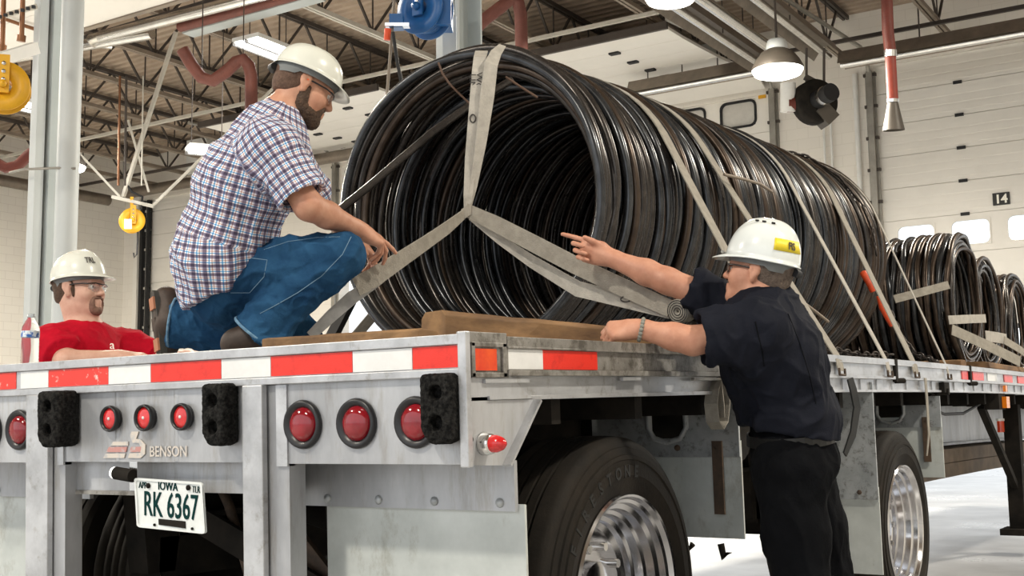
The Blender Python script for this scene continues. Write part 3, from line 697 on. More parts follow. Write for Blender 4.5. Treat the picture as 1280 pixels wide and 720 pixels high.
# silver ducts upper left, with the elbow
def pipe(name, pts, r, m, label, cat, seg=14, group=None):
    return tag(MB().tube(pts, r, seg).build(name, m, loc=tuple(pts[0])), label, cat, group)
z7 = 7.0
A = onZ(112, 50, z7); B = onZ(330, -5, z7); C = onZ(123, 58, z7); Dp = onZ(-30, 80, z7); E_ = onZ(190, 42, z7)
pipe('spiral_duct', [A + Vector((.25, 0, 0)), B + Vector((2, .05, 0))], .085, M_silver, 'upper silver duct running across the top left', 'duct', group='silver ducts')
pipe('spiral_duct', [Dp, E_], .085, M_silver, 'lower silver duct passing behind the downpipe', 'duct', group='silver ducts')
pipe('duct_elbow', [A + Vector((.3, 0, 0)), A + Vector((.05, .0, 0)), A + Vector((-.04, .12, 0)), A + Vector((.06, .24, 0)), C + Vector((.25, .05, 0))], .08, M_silver, 'bent silver elbow joining the two ducts', 'duct')
pipe('brown_pipe', [onZ(225, 34, 6.95), onZ(400, -14, 6.95)], .07, M_hose, 'brown red pipe beside the silver ducts', 'pipe')
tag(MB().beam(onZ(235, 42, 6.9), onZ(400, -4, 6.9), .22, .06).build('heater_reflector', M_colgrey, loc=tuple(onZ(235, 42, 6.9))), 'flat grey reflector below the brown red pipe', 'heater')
# red brown exhaust hose, left
z_ = 16.0
eh = thing('exhaust_hose', 'sagging red brown exhaust hose behind the kneeling man', 'hose', tuple(W(266, 101, z_)))
for px_, py_ in ((252, 92), (304, 68)): MB().cyl(W(px_, py_, z_), Vector((W(px_, py_, z_).x, W(px_, py_, z_).y, ZC)), .008, 6).build('hanger_wire', M_steel_dk, eh)
MB().tube([W(228, 62, z_), W(240, 82, z_), W(252, 97, z_), W(266, 101, z_), W(282, 90, z_), W(296, 77, z_), W(304, 74, z_), W(311, 82, z_), W(314, 95, z_), W(314, 140, z_)], .085, 16).build('flexible_pipe', M_hose, eh)
pipe('exhaust_hose', [W(590, 40, 14), W(604, 26, 14), W(622, 12, 14), W(640, -2, 14), W(648, 4, 14), W(651, 18, 14), W(652, 62, 14)], .075, M_hose, 'red brown exhaust hose above the big coil', 'hose', 16)
pipe('exhaust_hose', [W(-30, 190, 12), W(-8, 202, 12), W(8, 210, 12), W(22, 207, 12), W(40, 190, 12)], .055, M_hose2, 'red hose loop at the left edge below the yellow reel', 'hose', 12)
# hanging exhaust drop with cone, right
dz = 13.0
t = thing('exhaust_drop', 'hanging red exhaust pipe with a grey cone', 'exhaust pipe', tuple(W(1117, 165, dz)))
MB().tube([W(1107, -40, dz), W(1110, 40, dz), W(1113, 66, dz)], .062, 18).build('upper_pipe', M_hose2, t)
MB().tube([W(1113, 70, dz), W(1116, 126, dz)], .058, 18).build('lower_pipe', mat('bright red pipe', (.24, .035, .018), .5, var=.2, vscale=8), t)
MB().tube([W(1113, 63, dz), W(1113, 71, dz)], .068, 18).build('clamp', M_chrome, t)
MB().tube([W(1116, 124, dz), W(1116, 128, dz)], .066, 18).build('clamp', M_chrome, t)
MB().tube([W(1116, 128, dz), W(1117, 163, dz)], [.055, .118], 24, caps=False).build('cone', M_taupe, t)
# radiant heater tubes along the doors
for nm, pts, r, lab in (('heater_tube', [(-7.6, 15.85, 6.9), (-5.0, 15.85, 6.9)], .06, 'heater tube in front of the raised door'), ('heater_tube', [(-4.0, 16.2, 6.86), (6, 16.2, 6.86)], .06, 'long heater tube in front of door 14')):
    t = thing(nm, 'radiant ' + lab + ' with brown reflector', 'heater', pts[0], 'radiant heater tubes')
    MB().tube(pts, r, 12).build('tube', M_silver, t)
    (xa, ya, za), (xb, yb, zb) = pts
    MB().prism([(xa, ya - .2, za - .02), (xa, ya - .1, za + .2), (xa, ya + .1, za + .2), (xa, ya + .2, za - .02), (xa, ya + .09, za + .17), (xa, ya - .09, za + .17)], (xb - xa, 0, 0)).build('reflector', M_refl, t)
    for k in range(4): MB().cyl((xa + (xb - xa) * (k + .5) / 4, ya, za + .18), (xa + (xb - xa) * (k + .5) / 4, ya, ZC), .012, 6).build('hanger_rod', M_steel_dk, t)
def long_heater(X, y0, y1, z, lab, silver=True):
    t = thing('heater_tube', lab, 'heater', (X, y0, z), 'radiant heater tubes')
    MB().tube([(X, y0, z), (X, y1, z)], .085 if silver else .06, 14).build('tube', M_silver, t)
    if not silver: MB().prism([(X - .24, y0, z - .04), (X - .1, y0, z + .2), (X + .1, y0, z + .2), (X + .24, y0, z - .04), (X + .09, y0, z + .17), (X - .09, y0, z + .17)], (0, y1 - y0, 0)).build('reflector', M_refl, t)
    for k in range(4): MB().cyl((X, y0 + (y1 - y0) * (k + .5) / 4, z + .1), (X, y0 + (y1 - y0) * (k + .5) / 4, ZC), .01, 6).build('hanger_rod', M_steel_dk, t)
long_heater(-4.66, 2, 15.4, 6.9, 'shiny round duct running towards the bay doors beside the hanging lamp')
long_heater(-5.05, 2, 15.6, 6.86, 'radiant heater tube left of the shiny round duct', False)
long_heater(-4.1, 2, 15.9, 6.95, 'radiant heater tube right of the shiny round duct', False)
# blower on the pier
db = 17.3
t = thing('blower_fan', 'wall mounted exhaust blower with red coupling beside the hanging lamp', 'blower', tuple(W(1010, 150, db)))
fw = ray(1010, 130).normalized()
c0 = W(1018, 128, db); sd = Vector((1, 0, 0))
MB().lathe([(0, -.12), (.30, -.12), (.32, -.1), (.32, .1), (.30, .12), (0, .12)], c0, (.75, -.66, 0), 28).build('scroll_housing', M_frame_dk, t)
MB().cyl(c0 + Vector((.08, -.1, 0)), c0 + Vector((.36, -.32, .02)), .13, 18).build('motor', M_black, t)
MB().cyl(c0 + Vector((.2, -.2, 0)), c0 + Vector((.26, -.26, .01)), .135, 18).build('motor_band', M_chrome, t)
MB().cyl(W(984, 130, db), W(1012, 130, db), .12, 16).build('red_coupling', M_hose2, t)
MB().tube([W(985, 104, db), W(985, 140, db)], .11, 16).build('duct_riser', M_white, t)
MB().beam(W(1022, 136, db), W(1038, 153, db), .3, .22).build('outlet', M_taupe, t)
MB().beam(W(1006, 96, db), W(1036, 112, db), .07, .07).build('mount_bar', M_steel_dk, t)
for px in (1008, 1030): MB().tube([W(px, 60, db), W(px, 110, db)], .02, 6).build('hanger_rod', M_steel_dk, t)
# ------------------------------------------------------------------ hose reels
def reel(c, R, wd, ax, m, name, label, arm=None, drop=None):
    c = Vector(c); ax = Vector(ax).normalized()
    t = thing(name, label, 'hose reel', tuple(c))
    for s in (-1, 1):
        MB().lathe([(R * .32, 0), (R, 0), (R * 1.02, .012), (R, .02), (R * .32, .02)], c + ax * (s * wd / 2 - .01), ax, 36, close=True).build('flange', m, t)
    MB().lathe([(R * .34, -wd / 2), (R * .34, wd / 2)], c, ax, 24).build('drum', m, t)
    nw = 5
    for k in range(nw): MB().tube([c + ax * (wd * (k + .5) / nw - wd / 2) + q for q in [(Vector((0, 0, 1)) * math.cos(2 * PI * i / 24) + ax.cross(Vector((0, 0, 1))) * math.sin(2 * PI * i / 24)) * R * .74 for i in range(24)]], wd / nw * .55, 8, closed=True).build('hose_coil', M_black if m is not M_blue else M_blue, t)
    sd = ax.cross(Vector((0, 0, 1)))
    MB().obox(c + ax * (wd / 2 + .03) + Vector((0, 0, R * .45)), sd * R * .22, ax * .012, Vector((0, 0, R * .78))).build('bracket_plate', m, t)
    MB().lathe([(0, 0), (R * .16, 0), (R * .14, .04), (0, .05)], c + ax * (wd / 2 + .04), ax, 16).build('hub', m, t)
    for k in range(3): MB().lathe([(.016, 0), (.014, .012), (0, .014)], c + ax * (wd / 2 + .042) + Vector((0, 0, R * (.2 + .33 * k))), ax, 8).build('bolt', M_chrome, t)
    return t
tc = -CF.copy(); tc.z = 0; tc.normalize()
fr = (tc + _r0 * .35).normalized()
t = reel(W(5, 110, 8.5), .175, .12, fr, M_yellow, 'hose_reel', 'large yellow hose reel at the left edge of the frame')
tag(MB().beam(W(-20, 80, 8.7), W(44, 60, 9.3), .07, .09).build('reel_arm', M_white, loc=tuple(W(44, 60, 9.3))), 'white steel arm carrying the large yellow reel', 'steel arm')
t = reel(W(165, 276, 20.0), .20, .14, (tc + _r0 * .5).normalized(), M_yellow, 'hose_reel', 'small yellow hose reel hanging from a strut frame in the background')
MB().tube([W(172, 290, 19.9), W(172, 302, 19.9), W(171, 318, 19.9), W(168, 322, 19.9), W(167, 316, 19.9)], .015, 6).build('hook_line', M_black, t)
MB().obox(W(160, 280, 19.75), CR * .06, CU * .08, CF * .01).build('paper_tag', M_white, t)
MB().beam(W(165, 268, 20), W(165, 246, 20), .05).build('hanger_bar', M_yellow, t)
sf = thing('strut_frame', 'angled pale steel struts carrying the small yellow reel', 'strut frame', tuple(W(152, 246, 20)))
for a, b, r in (((60, 150), (150, 246), .035), ((220, 40), (154, 246), .05), ((352, 100), (192, 256), .035), ((140, 246), (192, 258), .05), ((160, 150), (186, 240), .03)):
    MB().beam(W(*a, 20), W(*b, 20), r * 1.1, r * 1.1).build('strut', M_steel_lt, sf)
MB().tube([W(158, 230, 20), W(165, 240, 20), W(178, 246, 20), W(176, 262, 20)], .02, 6).build('air_hose', M_black, sf)
bl = reel(W(532, 14, 9.2), .20, .16, (tc + _r0 * -.55).normalized(), M_blue, 'hose_reel', 'blue hose reel mounted on the column above the big coil')
p = W(508, 6, 9.0)
MB().obox(W(552, 0, 9.25), CR * .08, CF * .16, CU * .22).build('column_mount', M_blue, bl)
MB().obox(W(496, 28, 9.0), CR * .05, CF * .07, CU * .05).build('hose_guide', M_blue, bl); MB().obox(W(497, 32, 8.95), CR * .09, CF * .05, CU * .012).build('guide_roller', M_chrome, bl)
MB().cyl(W(485, 36, 8.95), W(484, 50, 8.95), .027, 12).build('hose_stop', mat('orange red rubber', (.75, .08, .02), .5), bl)
MB().tube([W(494, -20, 8.95), W(490, 40, 8.95), W(482, 140, 8.9), W(478, 260, 8.9)], .012, 6).build('hanging_line', M_steel_mid, bl)
MB().tube([W(491, 40, 8.9), W(497, 80, 8.9), W(506, 120, 8.9)], .014, 6).build('hanging_line', M_black, bl)
MB().obox(W(562, 52, 9.6), CR * .055, CF * .01, CU * .2).build('backing_plate', M_colpipe, bl)
# perforated strut with copper drops, upper left
ps = thing('slotted_strut', 'perforated steel strut with copper rods hanging at the top left', 'strut', tuple(W(10, 20, 9.5)))
MB().beam(W(-20, 27, 9.5), W(46, 8, 9.7), .05, .03).build('strut', M_steel_lt, ps)
for k in range(9): q = W(-14 + 7 * k, 25 - 2.05 * k, 9.42); MB().obox(q, CR * .012, CF * .012, CU * .012).build('slot', M_black, ps)
for px, y1 in ((3, 60), (27, 48)):
    MB().tube([W(px + 2, -20, 9.5), W(px, y1, 9.5)], .02, 8).build('copper_rod', M_copper, ps); MB().tube([W(px, y1 - 4, 9.5), W(px - 1, y1 + 4, 9.5)], .035, 8).build('fitting', M_copper, ps)
# folded door overhead at upper left, near
od = thing('overhead_door', 'open white door leaf lying flat overhead at the top left', 'overhead door', (-10, 3.5, 6.1))
for k in range(6): MB().box(-16, -8.0, 6.55 - .62 * (k + 1) + .008, 6.55 - .62 * k, 6.0, 6.05).build('door_panel', M_doorpanel, od)
MB().box(-16, -8.0, 6.55, 6.62, 5.98, 6.1).build('edge_strip', M_steel_mid, od)
pipe('red_conduit', [onZ(-20, 15, 5.95), onZ(48, 38, 5.95)], .022, M_copper, 'thin brown red rail under the overhead door leaf', 'rail')
# vertical rods and straight drops, left background
for px, lab in ((150, 'brown drop rod left of the strut frame'), (158, 'dark drop rod beside the strut frame'), (179, 'thin pale drop rod above the small yellow reel')):
    tag(MB().cyl(W(px, 95, 19.5), W(px - 2, 232, 19.5), .02 if px != 179 else .012, 6).build('drop_rod', M_copper if px == 150 else (M_steel_dk if px == 158 else M_steel_lt), loc=tuple(W(px, 232, 19.5))), lab, 'rod', 'drop rods')
# pale rail and dark pipes along the far wall
pipe('wall_duct', [(XL + 1, 17.2, 7.15), (-11, 17.2, 7.15)], .13, M_refl, 'brown duct along the far back wall behind the struts', 'duct')
pipe('side_wall_duct', [(XL + .6, -2, 7.0), (XL + .6, 17, 7.0)], .14, M_refl, 'brown duct along the left side wall', 'duct')
tag(MB().box(-20.4, -19.7, 17.2, 17.95, 7.35, 8.2).build('wall_cabinet', M_white, loc=(-20, 17.9, 7.35)), 'white boxed pier high on the far wall', 'box')
# ================================================================== LOAD: WIRE COILS
def wire_mat(name, a, b, rough=.34):
    M = mat(name, a, rough, .55, var=.6, vscale=9, col2=b, rvar=.12, contrast=(.3, .7))
    return M
M_wire = wire_mat('dark steel rod', (.075, .066, .060), (.026, .022, .020), .28)
M_wire2 = wire_mat('brownish steel rod', (.085, .060, .044), (.034, .023, .017), .34)
M_wire3 = wire_mat('blue grey steel rod', (.072, .076, .082), (.022, .022, .024), .25)
rng = random.Random(11)
def loop_mesh(k, wob, yw, rw, seg=112, ring=8):
    """one turn of rod, unit radius, in the xz plane; rw = rod radius for a loop of unit radius"""
    r0 = rng.uniform(0, 50); b = MB(); pts = []
    for i in range(seg):
        a = 2 * PI * i / seg; c_, s_ = math.cos(a), math.sin(a)
        n1 = noise.noise(Vector((c_ * 1.3 + r0, s_ * 1.3, k * 3.1))); n2 = noise.noise(Vector((c_ * 1.1, s_ * 1.1 + r0, k * 5.7 + 9)))
        r = 1 + wob * n1; pts.append((c_ * r, yw * n2, s_ * r))
    b.tube(pts, rw, ring, closed=True)
    me = bpy.data.meshes.new('wire_loop'); me.from_pydata(b.v, [], b.f); me.polygons.foreach_set('use_smooth', b.sm); me.update()
    return me
def loops(root, meshes, spots, mats):
    """spots: (centre, radius, tilt_x, tilt_z, spin)"""
    off = wloc(root)
    for i, (c, R, tx, tz, sp) in enumerate(spots):
        o = bpy.data.objects.new('wire_loop', rng.choice(meshes)); COL.objects.link(o); o.parent = root
        o.location = Vector(c) - off; o.rotation_mode = 'XYZ'
        o.rotation_euler = (tx, sp, tz); o.scale = (R, R, R)
mesh_sets = []
for m_ in (M_wire, M_wire2, M_wire3, M_wire):
    for k in range(3):
        me = loop_mesh(len(mesh_sets), .014, .05, .0305); me.materials.append(m_); mesh_sets.append(me)
XC, CY0, CY1 = -1.22, 1.78, 5.5
def RC(y): return .665 + .016 * (y - CY0)
coil = thing('wire_coil', 'huge coil of dark steel rod strapped on the rear of the trailer', 'wire coil', (XC, (CY0 + CY1) / 2, deckz(3.6)))
spots = []
N1 = 104
for i in range(N1):
    y = CY0 + (CY1 - CY0) * i / (N1 - 1) + rng.uniform(-.012, .012)
    R = RC(y) + rng.uniform(-.014, .010)
    if i < 5: R = RC(y) + (.0, .012, -.012, .006, .0)[i]; y = CY0 + (-.05, .0, .03, .075, .11)[i]
    spots.append(((XC + rng.uniform(-.012, .012), y, deckz(y) + R + .02 + rng.uniform(0, .012)), R, rng.gauss(0, .012), rng.gauss(0, .012), rng.uniform(0, 6.28)))
N2 = 100
for i in range(N2):
    y = CY0 + .02 + (CY1 - CY0 - .04) * i / (N2 - 1) + rng.uniform(-.02, .02); R = RC(y) - .040 + rng.uniform(-.016, .008)
    spots.append(((XC + rng.uniform(-.018, .018), y, deckz(y) + RC(y) + .02 + rng.uniform(-.012, .012)), R, rng.gauss(0, .016), rng.gauss(0, .016), rng.uniform(0, 6.28)))
for i in range(60):
    y = CY0 + .25 + (CY1 - CY0 - .3) * i / 59 + rng.uniform(-.03, .03); R = RC(y) - .078 + rng.uniform(-.02, .008)
    spots.append(((XC + rng.uniform(-.025, .025), y, deckz(y) + RC(y) + .015 + rng.uniform(-.02, .01)), R, rng.gauss(0, .03), rng.gauss(0, .03), rng.uniform(0, 6.28)))
loops(coil, mesh_sets, spots, None)
# free end of the rod springing out of the coil
MB().tube([W(640, 100, 5.05), W(590, 130, 4.98), W(540, 166, 4.92), W(500, 200, 4.88), W(460, 234, 4.84), W(425, 262, 4.80), W(405, 275, 4.78)], .017, 10).build('free_rod_end', M_wire, coil)
# thin tie wires
M_tie = mat('rusty tie wire', (.10, .055, .035), .6)
for pts in ([(548, 78), (553, 92), (562, 105), (575, 118), (592, 134)], [(632, 96), (650, 108), (672, 122)]):
    MB().tube([W(a, b_, 4.88) for a, b_ in pts], .005, 6).build('tie_wire', M_tie, coil)
for pts in ([(905, 218), (930, 224), (950, 230), (965, 240)], [(1000, 375), (1020, 390), (1035, 402)]):
    MB().tube([W(pts[i][0], pts[i][1], d_) for i, d_ in enumerate([5.7, 5.8, 5.9, 6.0][:len(pts)])], .008, 6).build('tie_wire', M_steel_mid, coil)

def side_coil(Yc, R, x0, x1, n, label, rw):
    t = thing('wire_coil', label, 'wire coil', ((x0 + x1) / 2, Yc, deckz(Yc)), 'small coils at the front')
    ms = []
    for k in range(4):
        me = loop_mesh(40 + k, .02, .07, rw * 1.35, 64, 6); me.materials.append((M_wire2, M_wire, M_wire2, M_wire3)[k]); ms.append(me)
    sp = []
    for i in range(n):
        x = x0 + (x1 - x0) * i / (n - 1) + rng.uniform(-.015, .015)
        for dr in (0, .045, .09):
            r = R - dr + rng.uniform(-.025, .0)
            sp.append(((x, Yc + rng.uniform(-.015, .015), deckz(Yc) + R + .01), r, rng.gauss(0, .03), PI / 2 + rng.gauss(0, .03), rng.uniform(0, 6.28)))
    loops(t, ms, sp, None)
    return t
c2_ = side_coil(6.55, .49, -1.35, -.20, 40, 'squat coil of thin rod lying sideways behind the huge coil', .030)
c3_ = side_coil(7.62, .46, -1.30, -.28, 32, 'second sideways coil, behind the squat one', .030)
c4_ = side_coil(8.62, .44, -1.30, -.24, 32, 'furthest sideways coil at the front of the trailer', .030)
def band(t, Yc, R, x, m_, w=.05, a0=0, a1=360):
    pts = arc((x, Yc, deckz(Yc) + R + .01), R + .035, a0, a1, 40, (0, 1, 0), (0, 0, 1)); MB().ribbon(pts, w, .005, (1, 0, 0)).build('steel_band', m_, t)
# wooden cleat and straps across the small coils
for (a, da), (b, db_), w, lab in (((( 1118, 374), 8.05), ((1186, 356), 8.15), .055, 'brown strap across the rear of the squat coil'), (((1186, 400), 8.15), ((1232, 398), 8.6), .06, 'pale strap across the open end of the squat coil'), (((1190, 412), 8.1), ((1275, 452), 8.4), .075, 'grey strap running from the squat coil down to the rail'), (((1232, 420), 8.7), ((1258, 424), 9.2), .08, 'pale strap across the second sideways coil'), (((1255, 425), 9.0), ((1290, 448), 9.2), .06, 'grey strap at the furthest coil'),):
    tag(MB().ribbon([W(*a, da), (W(*a, da) + W(*b, db_)) / 2 + Vector((.01, -.01, 0)), W(*b, db_)], w, .005, (0, .2, 1)).build('webbing_strap', M_webbing if 'pale' not in lab else M_webbing_lt, loc=tuple(W(*b, db_))), lab, 'strap', 'load straps')
# dunnage boards and timbers
def timber(name, a, b, w, h, label, m_=None, roll=0.):
    a, b = Vector(a), Vector(b)
    mb = MB(); d = (b - a); n = d.normalized(); sd = n.cross(Vector((0, 0, 1))).normalized(); up = sd.cross(n)
    n_ = 10; prof = [(-.5, -.42), (-.42, -.5), (.40, -.5), (.5, -.40), (.5, .36), (.30, .5), (-.34, .5), (-.5, .30)]
    vs = []; fs = []; k = len(prof)
    for i in range(n_ + 1):
        p = a + d * (i / n_)
        for u, v in prof:
            j = .05 * noise.noise(Vector((i * .9, u * 3, v * 3 + len(label))))
            vs.append(p + sd * ((u + j) * w) + up * ((v + j * .6 * (v > 0)) * h))
    for i in range(n_):
        for q in range(k): fs.append((i * k + q, i * k + (q + 1) % k, (i + 1) * k + (q + 1) % k, (i + 1) * k + q))
    fs += [tuple(range(k))[::-1], tuple(n_ * k + q for q in range(k))]
    return tag(mb.add(vs, fs).build(name, m_ or M_wood, loc=tuple((a + b) / 2 - up * h / 2), bevel=.004), label, 'timber')
timber('dunnage_timber', (-.42, .44, deckz(.44) + .056), (-.20, 1.42, deckz(1.42) + .018), .115, .10, 'rough brown timber chocked on the deck corner in front of the coil')
timber('dunnage_board', (-.84, .20, deckz(.2) + .020), (-.30, .26, deckz(.26) + .020), .12, .038, 'flat brown board on the deck beside the kneeling man\'s boot')
timber('dunnage_timber', (-.62, 2.3, deckz(2.3) + .045), (-.44, 3.2, deckz(3.2) + .045), .09, .08, 'brown timber wedged under the huge coil near the navy shirt')
timber('dunnage_board', (-.12, 6.3, deckz(6.3) + .03), (-.12, 9.8, deckz(9.8) + .03), .2, .05, 'long brown board on the deck below the small coils')
for y_ in (5.9,): timber('dunnage_board', (-2.0, y_, deckz(y_) + .03), (-.1, y_, deckz(y_) + .03), .15, .05, 'cross board on the deck between the coils')

# ------------------------------------------------------------------ tie down straps over the huge coil
def over_strap(ya, yb, label, w=.09, m_=None, tw=0., a_start=185):
    """from the far rail over the coil to the right rail"""
    pts = []; R = RC(ya) + .035
    def cz(y): return deckz(y) + RC(y) + .02
    E0 = Vector((.008, yb, deckz(yb) - .01)); C0 = Vector((XC, 0, cz(ya)))
    dx, dzz = E0.x - C0.x, E0.z - C0.z; dist = math.hypot(dx, dzz); base = math.atan2(dzz, dx)
    at_ = math.degrees(base + math.acos(min(1, R / dist)))
    n = 26
    for i in range(n + 1):
        a = R_(a_start + (at_ - a_start) * i / n); pts.append(Vector((XC + R * math.cos(a), ya, cz(ya) + R * math.sin(a))))
    T0 = pts[-1]
    for i in range(1, 9):
        q = T0.lerp(E0, i / 8); pts.append(q)
    pts.append(E0 + Vector((.012, 0, -.06)))
    E1 = Vector((-TW - .008, yb, deckz(yb) - .01)); pts = [E1, (E1 + pts[0]) / 2] + pts
    t = thing('webbing_strap', label, 'strap', tuple(E0), 'load straps')
    MB().ribbon(pts, w, .005, (0, 1, .0)).build('webbing', m_ or M_webbing, t)
    MB().tube([E0 + Vector((.016, -.04, -.05)), E0 + Vector((.018, -.04, -.08)), E0 + Vector((.018, .04, -.08)), E0 + Vector((.016, .04, -.05))], .006, 6).build('flat_hook', M_rust, t)
over_strap(2.44, 2.2, 'first grey strap over the huge coil, nearest the pointing man\'s face')
over_strap(2.86, 2.93, 'second grey strap over the huge coil, passing behind the hard hat with yellow tape')
over_strap(3.96, 3.70, 'third strap over the huge coil, right of the hard hat with yellow tape', m_=M_webbing_lt, w=.06)
over_strap(4.68, 4.22, 'fourth strap over the huge coil, beside the chain', w=.10)
over_strap(5.50, 4.95, 'thin pale strap over the far end of the huge coil', w=.03, m_=M_webbing_lt)

# ------------------------------------------------------------------ sling across the open end of the coil
sl = thing('coil_sling', 'three legged grey webbing sling across the open end of the huge coil', 'sling', tuple(W(583, 268, 4.72)))
dS = 4.72
def rib(pts, w, wd, nm='webbing_leg', m_=None): return MB().ribbon([W(a, b_, d_) for a, b_, d_ in pts], w, .005, wd).build(nm, m_ or M_webbing_lt, sl)
tl_ = rib([(602, 64, 4.98), (600, 72, 4.86), (598, 90, 4.80), (594, 140, 4.76), (589, 200, 4.74), (585, 245, 4.72), (584, 266, 4.72)], [.052, .052, .052, .052, .05, .035, .025], CR)
rib([(628, 57, 4.98), (620, 66, 4.88), (614, 80, 4.80), (609, 120, 4.77), (601, 180, 4.74), (592, 232, 4.73), (585, 262, 4.72)], [.03, .045, .055, .06, .045, .03, .022], [CR + CF * .5] * 7)
rib([(582, 266, 4.71), (560, 284, 4.60), (530, 305, 4.46), (500, 325, 4.34), (470, 345, 4.26), (445, 359, 4.22)], [.035, .05, .055, .062, .07, .07], CU, m_=M_webbing)
rib([(500, 331, 4.36), (470, 352, 4.28), (440, 372, 4.24), (415, 394, 4.24), (388, 420, 4.24)], [.02, .04, .048, .045, .035], CU, m_=mat('pale worn webbing', (.58, .57, .55), .7, var=.2, vscale=30))
rib([(582, 262, 4.71), (620, 280, 4.66), (670, 306, 4.58), (720, 332, 4.5), (780, 360, 4.40), (838, 386, 4.30)], [.05, .062, .066, .066, .066, .062], CU, m_=M_webbing)
rib([(588, 272, 4.73), (625, 300, 4.70), (665, 327, 4.66), (700, 348, 4.6), (722, 361, 4.56), (770, 373, 4.46), (838, 390, 4.32)], [.02, .035, .048, .055, .06, .055, .05], CU, m_=M_webbing_lt)
MB().obox(W(583, 265, 4.705), CR * .02 + CU * .012, CU * .022, CF * .01).build('knot', M_webbing, sl)
# printed marks on the sling
M_ink = mat('strap print ink', (.05, .045, .042), .7)
for s, x0, y0, dy in (('WORK', 601, 90, -1), ('LIMIT', 593, 92, -1)):
    b = MB(); add_text(b, s, .034, W(x0 - 5, y0, 4.785), -CU + CR * -.08, CR, .0008, 0, sx=1.2); tag(b.build('printed_mark', M_ink, sl), kind='stuff')
MB().tube([W(591, 148, 4.752) + CR * .011 * math.cos(a) + CU * .016 * math.sin(a) for a in [2 * PI * i / 14 for i in range(14)]], .0025, 6, closed=True).build('printed_mark', M_ink, sl)
MB().tube([W(782, 374, 4.40) + CR * .018 * math.cos(a) + CU * .010 * math.sin(a) for a in [2 * PI * i / 14 for i in range(14)]], .003, 6, closed=True).build('printed_mark', M_ink, sl)
# ratchet at the right end with rolled webbing, and hook at the left end
rt = thing('strap_ratchet', 'dark ratchet with rolled webbing at the right end of the sling', 'ratchet', tuple(W(856, 396, 4.28)))
cR = W(853, 388, 4.27)
MB().lathe([(.006, -.035), (.042, -.035), (.044, -.03), (.044, .03), (.042, .035), (.006, .035)], cR, (CF * .75 + CR * .6 + CU * .1), 24, close=True).build('webbing_roll', M_webbing, rt)
for r_ in (.012, .021, .030, .038): MB().lathe([(r_, -.037), (r_ + .003, -.0365)], cR, (CF * .75 + CR * .6 + CU * .1), 24).build('roll_layer', M_black, rt)
MB().beam(cR + CR * .02 + CF * .04, cR + CR * .13 - CU * .05 + CF * .05, .05, .06).build('ratchet_body', M_frame_dk, rt)
MB().beam(cR + CR * .055 - CU * .02, cR + CR * .085 + CU * .0, .01, .05).build('pawl', M_yellow, rt)
MB().beam(cR + CR * .10 - CU * .03, cR + CR * .22 - CU * .06, .04, .02).build('handle', M_rust, rt)
pt = thing('post_prop', 'dark slanted bar behind the kneeling man\'s knee', 'bar', tuple(W(408, 432, 5.4)))
MB().beam(W(405, 440, 5.6), W(440, 372, 5.8), .06, .03).build('bar', M_black, pt)
MB().cyl(W(383, 412, 4.3), W(388, 420, 4.3), .018, 10).build('hook_knob', M_black, pt)

# ------------------------------------------------------------------ chain with red binder at the far end of the coil
ch = thing('binder_chain', 'dark chain with an orange red load binder at the far end of the coil', 'chain', (-.1, 4.6, deckz(4.6)))
def chain(pts, link, m_):
    P = [Vector(p) for p in pts]; L = [0]
    for i in range(1, len(P)): L.append(L[-1] + (P[i] - P[i - 1]).length)
    s = 0; k = 0; b = MB()
    while s < L[-1]:
        i = max(j for j in range(len(L)) if L[j] <= s + 1e-9); i = min(i, len(P) - 2)
        f = (s - L[i]) / (L[i + 1] - L[i]); c_ = P[i].lerp(P[i + 1], f); t_ = (P[i + 1] - P[i]).normalized()
        u = t_.cross(Vector((0, 0, 1)) if k % 2 else Vector((1, .3, .2))).normalized()
        b.tube([c_ + t_ * (link * .62 * math.cos(a)) + u * (link * .36 * math.sin(a)) for a in [2 * PI * q / 8 for q in range(8)]], link * .13, 5, closed=True)
        s += link * .82; k += 1
    return tag(b.build('chain_links', m_, ch), kind='stuff')
M_chain = mat('dark chain steel', (.06, .05, .045), .45, .7)
def onc(a, y, e=.05):
    R = RC(y) + e; return Vector((XC + R * math.cos(R_(a)), y, deckz(y) + RC(y) + .02 + R * math.sin(R_(a))))
chain([onc(80, 5.1), onc(60, 5.12), onc(42, 5.15), onc(25, 5.2), onc(10, 5.22), onc(0, 5.22)], .05, M_chain)
chain([(-.38, 5.2, 1.80), (-.30, 5.15, 1.62), (-.2, 5.1, 1.5), (-.06, 5.0, deckz(5.0) + .02)], .05, M_chain)
chain([(-.45, 4.2, 1.50), (-.35, 4.45, 1.47), (-.25, 4.7, 1.48)], .05, M_chain)
M_bind = mat('orange red binder paint', (.70, .08, .02), .45, var=.3, vscale=20)
MB().tube([W(1079, 341, 7.3), W(1086, 352, 7.25), W(1092, 364, 7.25)], .022, 8).build('binder_barrel', M_bind, ch)
MB().tube([W(1098, 370, 7.2), W(1103, 385, 7.2), W(1110, 398, 7.2), W(1114, 408, 7.2)], [.014, .02, .018, .01], 8).build('binder_handle', M_bind, ch)
